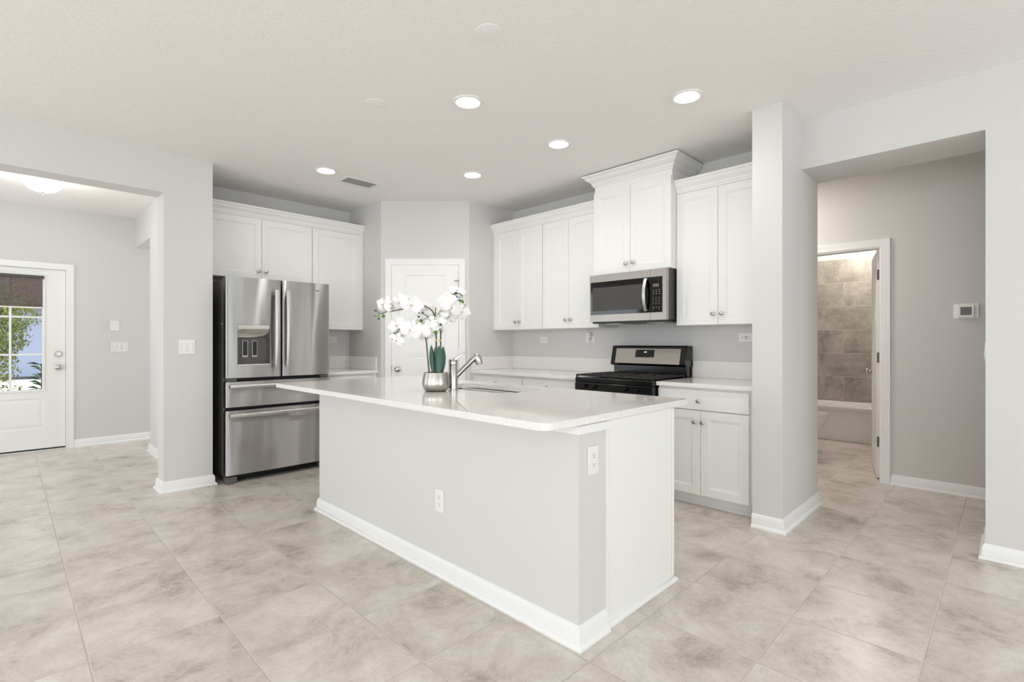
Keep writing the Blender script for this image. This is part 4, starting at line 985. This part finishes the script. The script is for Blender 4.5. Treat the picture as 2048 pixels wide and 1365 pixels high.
# u runs from hinge (0) to -0.72 ; w out towards +Y side
mb = MB(fB2).panel_slab(-0.715, -0.004, 0.012, 2.03, 0.035, [(-0.60, -0.12, 1.10, 1.90), (-0.60, -0.12, 0.22, 0.86)], dep=0.006, wd=0.05)
d3 = struct('door_3', mb, 'door', 'white bathroom door standing open into the bathroom', 'door')
k3 = add('door_knob', round_knob(MB(fB2), -0.655, 0.924), 'nickel', d3, label='round brushed nickel knob', smooth=40)
for z in (0.331, 1.077, 1.813):
    o = add('hinge', MB(fB2).rbox(-0.0035, 0.0005, z - 0.045, z + 0.045, -0.034, -0.002, 0.0015), 'hinge', d3)
lamp('bath_light', 'AREA', (7.45, 1.35, H - 0.03), 62, (1, 0.93, 0.86), (0.25, 0.25), (0.25, 0, -1))
lamp('bath_point_light', 'POINT', (5.9, 1.9, 2.1), 6, (1, 0.93, 0.86), 0.1)  # weak warm point light inside the bathroom, no fixture modelled for it
lamp('hall_light', 'AREA', (4.75, 1.85, H - 0.03), 62, (1, 0.94, 0.88), (0.3, 0.3), (0, 0, -1))

# ------------------------------------------------------------------ orchid
PC = Vector((1.8815, 2.5318, 0.9115))
rt_ = Vector((math.sin(YAW), -math.cos(YAW), 0)); fw_ = Vector((math.cos(YAW), math.sin(YAW), 0)); up = Vector((0, 0, 1))
PX, PZ = 870.0, 784.0; MPP = 3.13 / 1003.44          # metres per photo pixel at the pot
def op(px, py, dd=0.0):                              # point in the plant's own upright plane, dd metres further back
    return PC + rt_ * ((px - PX) * MPP) + up * ((PZ - 3 - py) * MPP) + fw_ * dd
orc = thing('potted_orchid', PC, 'white artificial orchid in a round silver pot on the island', 'potted plant')
add('pot', MB().lathe([(0.054, 0), (0.066, 0.003), (0.077, 0.016), (0.0845, 0.036), (0.0845, 0.052), (0.0800, 0.085), (0.0745, 0.108), (0.0735, 0.114), (0.0715, 0.115), (0.070, 0.110), (0.072, 0.098)], PC, (0, 0, 1), 48), 'pot', orc, smooth=40, label='satin silver pot')
add('soil', MB().lathe([(0.0705, 0.095), (0.05, 0.100), (0.001, 0.103)], PC, (0, 0, 1), 24, cap=False), 'moss', orc, smooth=60)
def smooth_path(pts, n=6):
    P = [Vector(p) for p in pts]; out = []
    for i in range(len(P) - 1):
        p0, p1, p2, p3 = P[max(i - 1, 0)], P[i], P[i + 1], P[min(i + 2, len(P) - 1)]
        for k_ in range(n):
            t = k_ / n
            out.append(0.5 * ((2 * p1) + (p2 - p0) * t + (2 * p0 - 5 * p1 + 4 * p2 - p3) * t * t + (3 * p1 - p0 - 3 * p2 + p3) * t ** 3))
    return out + [P[-1]]
def stem(pts, r0, r1, m='stem', parent=None, name='stem'):
    P = smooth_path(pts); n = len(P)
    return add(name, MB().tube(P, [r0 + (r1 - r0) * i / (n - 1) for i in range(n)], 8), m, parent or orc, smooth=60)
stem([op(857, 752, .0), op(854, 715, -.01), op(851, 680, -.015), op(843, 655, -.02), op(825, 645, -.035), op(805, 655, -.05), op(792, 668, -.055)], .0055, .0028)
s2 = stem([op(869, 752, .01), op(869, 712, .012), op(870, 672, .012), op(869, 640, .02), op(858, 618, .02), op(835, 610, .01), op(800, 619, .0), op(772, 624, -.01), op(760, 628, -.015)], .0058, .0022)
s3 = stem([op(876, 752, .03), op(877, 712, .03), op(878, 672, .03), op(876, 645, .04), op(880, 615, .05), op(895, 592, .05), op(912, 585, .04), op(923, 592, .03)], .0058, .0022)
stem([op(878, 668, .03), op(884, 655, .02), op(883, 648, .015)], .003, .002, name='side_stem')
stem([op(862, 643, .015), op(853, 632, .0), op(845, 629, -.01)], .003, .0018, name='side_stem')
stem([op(869, 640, .0), op(870, 620, -.02), op(871, 616, -.025)], .003, .0025, name='side_stem')
for px, dd in ((869.5, 0.002), (877, 0.022)):
    add('stem_tie', MB().lathe([(0.0085, 0), (0.0092, 0.004), (0.0085, 0.009)], op(px, 682, dd), (0, 0, 1), 12), 'twine', orc, smooth=40)
add('stake', MB().tube([op(872, 752, .0), op(871, 665, .004)], 0.003, 8), 'bamboo', orc, smooth=60)
def leaf(base, tip, wd, bend, yaw, name='leaf'):
    """long strap leaf with a folded mid-rib"""
    b_ = Vector(base); t_ = Vector(tip); ax = (t_ - b_); n = 14; mb = MB(); s_ = Vector((math.cos(yaw), math.sin(yaw), 0)); nr = ax.normalized().cross(s_).normalized(); L_ = []
    for i in range(n + 1):
        t = i / n; wv = wd * min(1, (0.45 + 1.3 * t)) * max(0, 1 - max(0, (t - 0.55) / 0.45) ** 1.7) ** 0.8 + 0.0008
        c = b_ + ax * t + nr * (bend * math.sin(math.pi * t))
        L_.append(mb.pts([c - s_ * wv + nr * wv * .35, c - s_ * wv * .5 + nr * wv * .1, c, c + s_ * wv * .5 + nr * wv * .1, c + s_ * wv + nr * wv * .35]))
    for a, c in zip(L_, L_[1:]):
        for i in range(4): mb.f.append([a + i, a + i + 1, c + i + 1, c + i])
    o = add(name, mb, 'leaf', orc, smooth=80); sm = o.modifiers.new('thick', 'SOLIDIFY'); sm.thickness = 0.0016; return o
ry = math.atan2(rt_.y, rt_.x)
leaf(op(866, 752, .0), op(861, 690, -.01), .016, .010, ry + 0.3)
leaf(op(870, 752, .02), op(866, 694, .03), .014, -.008, ry - 0.5)
leaf(op(876, 752, -.02), op(877, 691, -.035), .024, .012, ry - 0.1)
leaf(op(879, 752, .02), op(883, 692, .03), .022, -.010, ry + 0.5)
leaf(op(874, 752, .035), op(880, 700, .05), .020, -.012, ry)
# flowers: one petal mesh and one lip mesh, shared by every copy
def petal_mesh():
    mb = MB()
    def pet(ang, ln, wd, cup, z0):
        n, m = 8, 6; st = []
        for i in range(n + 1):
            t = i / n; r = ln * t; prof = math.sin(math.pi * min(1, t * 0.86 + 0.08)) ** 0.75 * wd
            row = []
            for j in range(m + 1):
                s_ = (j / m - 0.5) * 2; x = r; y = s_ * prof * 0.5
                z = z0 + cup * (t ** 2) - 0.012 * (s_ ** 2) * t + 0.003 * math.sin(6 * s_ + 4 * t)
                ca, sa = math.cos(ang), math.sin(ang); row.append((x * ca - y * sa, x * sa + y * ca, z))
            st.append(mb.pts(row))
        for a, c in zip(st, st[1:]):
            for j in range(m): mb.f.append([a + j, a + j + 1, c + j + 1, c + j])
    for a in (90, 215, 325): pet(math.radians(a), 0.052, 0.034, -0.010, 0.0)
    for a in (12, 168): pet(math.radians(a), 0.056, 0.060, 0.004, 0.003)
    return mb
def lip_mesh():
    mb = MB(); mb.tube([(0, 0.002, 0.002), (0, 0.0, 0.010), (0, -0.005, 0.013), (0, -0.010, 0.011)], [0.002, 0.0036, 0.003, 0.001], 8)
    for s_ in (-1, 1): mb.tube([(0, -0.002, 0.006), (s_ * 0.004, -0.003, 0.010), (s_ * 0.006, 0.001, 0.013)], [0.002, 0.0026, 0.0008], 6)
    return mb
tc0 = (-fw_)                                         # towards the room
def place_flower(i, pos, scale, tilt):
    d = (tc0 + rt_ * tilt[0] + up * tilt[1]).normalized(); q = d.to_track_quat('Z', 'Y').to_matrix().to_4x4() @ Matrix.Rotation(tilt[2], 4, 'Z')
    mt_ = Matrix.Translation(pos - PC) @ q @ Matrix.Scale(scale, 4)
    if i == 0:
        f_ = add('flower', petal_mesh(), 'petal', orc, smooth=80); l_ = add('flower_lip', lip_mesh(), 'lip', orc, smooth=80)
        for o in (f_, l_):                           # meshes are modelled about their own origin
            for v in o.data.vertices: v.co += PC
        FL.extend((f_, l_)); l_.parent = f_
    else:
        f_, l_ = (o.copy() for o in FL); COL.objects.link(f_); COL.objects.link(l_); f_.parent = orc; l_.parent = f_
    f_.matrix_local = mt_; l_.matrix_local = Matrix.Identity(4)
FL = []
spots = [(768, 610, -.03, .95, -.7, .2), (783, 613, .02, .9, .2, .5), (799, 606, -.03, 1.0, -.3, .0), (824, 611, -.035, 1.08, .0, .0), (845, 612, .05, .9, .8, .9),
         (862, 630, .05, .95, .3, .3), (878, 622, .03, .95, -.3, .5), (892, 603, .01, 1.0, -.2, .1), (903, 612, -.02, 1.0, .4, .1), (905, 592, .05, 1.0, .3, .8),
         (921, 622, -.01, 1.0, .8, -.3), (910, 580, .06, .8, .2, .9), (893, 632, .05, .95, .3, -.3), (796, 651, -.05, .95, -.4, .0), (823, 660, -.06, 1.08, .05, .0),
         (808, 668, -.03, .95, -.5, -.6), (843, 665, -.045, 1.0, .5, -.2), (861, 657, -.04, .95, .3, .1), (838, 645, .04, .95, -.1, .6), (873, 645, -.02, .9, .3, .2), (852, 672, .01, .85, .1, -.7), (795, 680, -.05, .75, -.2, -.4)]
for i, (px, py, dd, sc_, tx, tz) in enumerate(spots):
    place_flower(i, op(px, py, dd), sc_ * 1.22, (tx, tz, R.uniform(-.5, .5)))
buds = [(753, 622, .012, 0), (769, 633, .017, 1), (752, 633, .007, 0), (760, 638, .010, 0), (783, 669, .011, 0), (790, 668, .015, 1), (786, 679, .008, 0), (846, 626, .011, 0), (838, 634, .012, 0), (843, 642, .018, 1),
        (838, 627, .007, 0), (872, 665, .019, 1), (881, 650, .013, 0), (881, 661, .009, 0), (911, 587.5, .014, 0), (913, 595, .008, 0), (919, 602, .012, 0), (924, 604, .017, 1)]
for px, py, s_, br in buds:
    c = op(px, py, -.05 if px > 860 and py > 640 else -.045)
    ax = (rt_ * R.uniform(-1, 1) + up * R.uniform(-.3, .5)).normalized()
    add('flower_bud', MB().lathe([(0.15 * s_, -0.62 * s_), (0.45 * s_, -0.45 * s_), (0.60 * s_, 0), (0.48 * s_, 0.42 * s_), (0.12 * s_, 0.68 * s_)], c, ax, 14), 'bud_g' if br else 'bud', orc, smooth=80)
for a in ([(800, 619), (785, 624), (774, 624), (766, 628), (760, 627), (754, 623)], [(760, 628), (760, 637)], [(759, 632), (753, 633)], [(768, 627), (769, 632)], [(774, 624), (768, 614)], [(792, 620), (786, 610)],
          [(862, 643), (853, 633), (848, 628), (839, 634)], [(855, 636), (843, 642)], [(848, 628), (839, 627)], [(846, 626), (846, 618)], [(878, 660), (884, 656), (883, 648)], [(872, 640), (876, 628), (884, 623), (890, 625)], [(869, 640), (871, 617)],
          [(911, 587), (918, 588), (925, 594), (923, 604)], [(913, 595), (920, 596), (921, 588)], [(924, 606), (930, 612), (925, 618)], [(797, 664), (795, 671)]):
    stem([op(x, y, -.045 if not (x > 900) else -.046) for x, y in a], .0018, .0014, name='bud_stem')

# ------------------------------------------------------------------ outdoors, seen through the front door
struct('ground', B(-16, 16, 9.05, 50, -0.22, -0.12), 'lawn', 'garden ground outside the front door', 'ground', org=O0)
struct('driveway', B(-14, 14, 12.0, 24.9, -0.119, -0.100), 'drive', 'bright concrete driveway outside', 'driveway', org=O0)
struct('porch_slab', B(-2, 2, 7.83, 9.0, -0.16, -0.03), 'drive', 'pale concrete porch outside the front door', 'porch', org=O0)
hs = thing('neighbor_house', (-1, 25, -0.12), 'pale blue neighbouring house with a pinkish shingle roof seen through the door', 'house')
add('wall', B(-10, 12, 25.0, 25.2, -0.12, 2.55), 'siding', hs)
add('plinth_shadow', B(-10, 12, 24.96, 24.9995, -0.12, -0.03), 'grey_case', hs)  # dark grey strip; shadow along the wall foot is put into its colour
add('garage_door', B(-6.0, 3.4, 24.97, 24.9995, -0.02, 2.12), 'garage', hs, bevel=0.01)
mb = MB(); n0 = mb.pts([(-10.4, 24.4, 2.46), (12.4, 24.4, 2.46), (12.4, 31, 5.6), (-10.4, 31, 5.6), (-10.4, 24.4, 2.58), (12.4, 24.4, 2.58), (12.4, 31, 5.72), (-10.4, 31, 5.72)])
for q in ((0, 1, 2, 3), (7, 6, 5, 4), (0, 4, 5, 1), (1, 5, 6, 2), (2, 6, 7, 3), (3, 7, 4, 0)): mb.f.append([n0 + a for a in q])
add('roof', mb, 'roof', hs)
def foliage(c, rad, n, size, rnd):
    mb = MB()
    for i in range(n):
        while True:
            p = Vector((rnd.uniform(-1, 1), rnd.uniform(-1, 1), rnd.uniform(-1, 1)))
            if p.length < 1: break
        p = Vector(c) + Vector((p.x * rad[0], p.y * rad[1], p.z * rad[2]))
        e = Euler((rnd.uniform(0, 6.3), rnd.uniform(0, 6.3), rnd.uniform(0, 6.3))).to_matrix(); s_ = size * rnd.uniform(.6, 1.2)
        n0 = mb.pts([p + e @ Vector(q) for q in ((0, 0, 0), (s_ * .5, s_ * .32, s_ * .08), (s_, 0, 0), (s_ * .5, -s_ * .32, s_ * .08))]); mb.f.append([n0, n0 + 1, n0 + 2, n0 + 3])
    return mb
tr = thing('shrub_tree', (-0.28, 10.6, -0.12), 'yellow-green leafy small tree outside the front door glass', 'tree')
mb = MB().tube(smooth_path([(-0.28, 10.6, -0.12), (-0.25, 10.6, 0.5), (-0.18, 10.62, 1.1), (-0.05, 10.6, 1.7)]), [.035] * 12 + [.024] * 7, 8)
add('trunk', mb, 'bark', tr, smooth=60)
for a in ([(-0.22, 10.6, 0.8), (0.0, 10.5, 1.1), (0.22, 10.5, 1.25)], [(-0.2, 10.6, 1.0), (-0.35, 10.7, 1.5), (-0.5, 10.7, 1.9)], [(-0.12, 10.6, 1.4), (0.1, 10.6, 1.7), (0.3, 10.6, 1.85)]):
    add('branch', MB().tube(smooth_path(a), .010, 6), 'bark', tr, smooth=60)
mb = MB()
for c_, r_, n_ in (((-0.18, 10.6, 1.35), (0.36, 0.35, 0.62), 1500), ((0.06, 10.55, 1.72), (0.36, 0.30, 0.36), 900), ((0.02, 10.5, 1.30), (0.26, 0.25, 0.30), 420), ((-0.16, 10.5, 0.80), (0.32, 0.25, 0.42), 620), ((-0.1, 10.7, 2.3), (0.6, 0.4, 0.35), 700)):
    m2_ = foliage(c_, r_, int(n_ * 1.4), .046, R); n0 = len(mb.v); mb.v += m2_.v; mb.f += [[i + n0 for i in f_] for f_ in m2_.f]
add('foliage', mb, 'leaf_out', tr)
def bush(x, y, h, n, label, m='leaf_out2', ln=0.16):
    t = thing('garden_plant', (x, y, -0.12), label, 'plant'); mb = MB()
    mb.tube([(x, y, -0.12), (x + .01, y, h)], .012, 6); add('stem', mb, 'bark', t)
    mb = MB()
    for i in range(n):
        z = -0.05 + (h + .05) * (i + 0.5) / n; a = i * 2.4; d = Vector((math.cos(a), math.sin(a) * .8, 0.35)).normalized(); s_ = d.cross(up).normalized()
        b_ = Vector((x, y, z)); L_ = ln * R.uniform(.8, 1.2); c = b_ + d * L_ * .5 + up * .02; e_ = b_ + d * L_ - up * .02
        n0 = mb.pts([b_, c + s_ * L_ * .2, e_, c - s_ * L_ * .2]); mb.f.append([n0, n0 + 1, n0 + 2, n0 + 3])
    add('leaves', mb, m, t)
bush(0.345, 9.6, 0.90, 60, 'dark green broad-leaved plant low in the right door pane')
bush(0.12, 9.7, 0.58, 46, 'small yellow-green plant low in the middle of the door glass', 'leaf_out', .10)
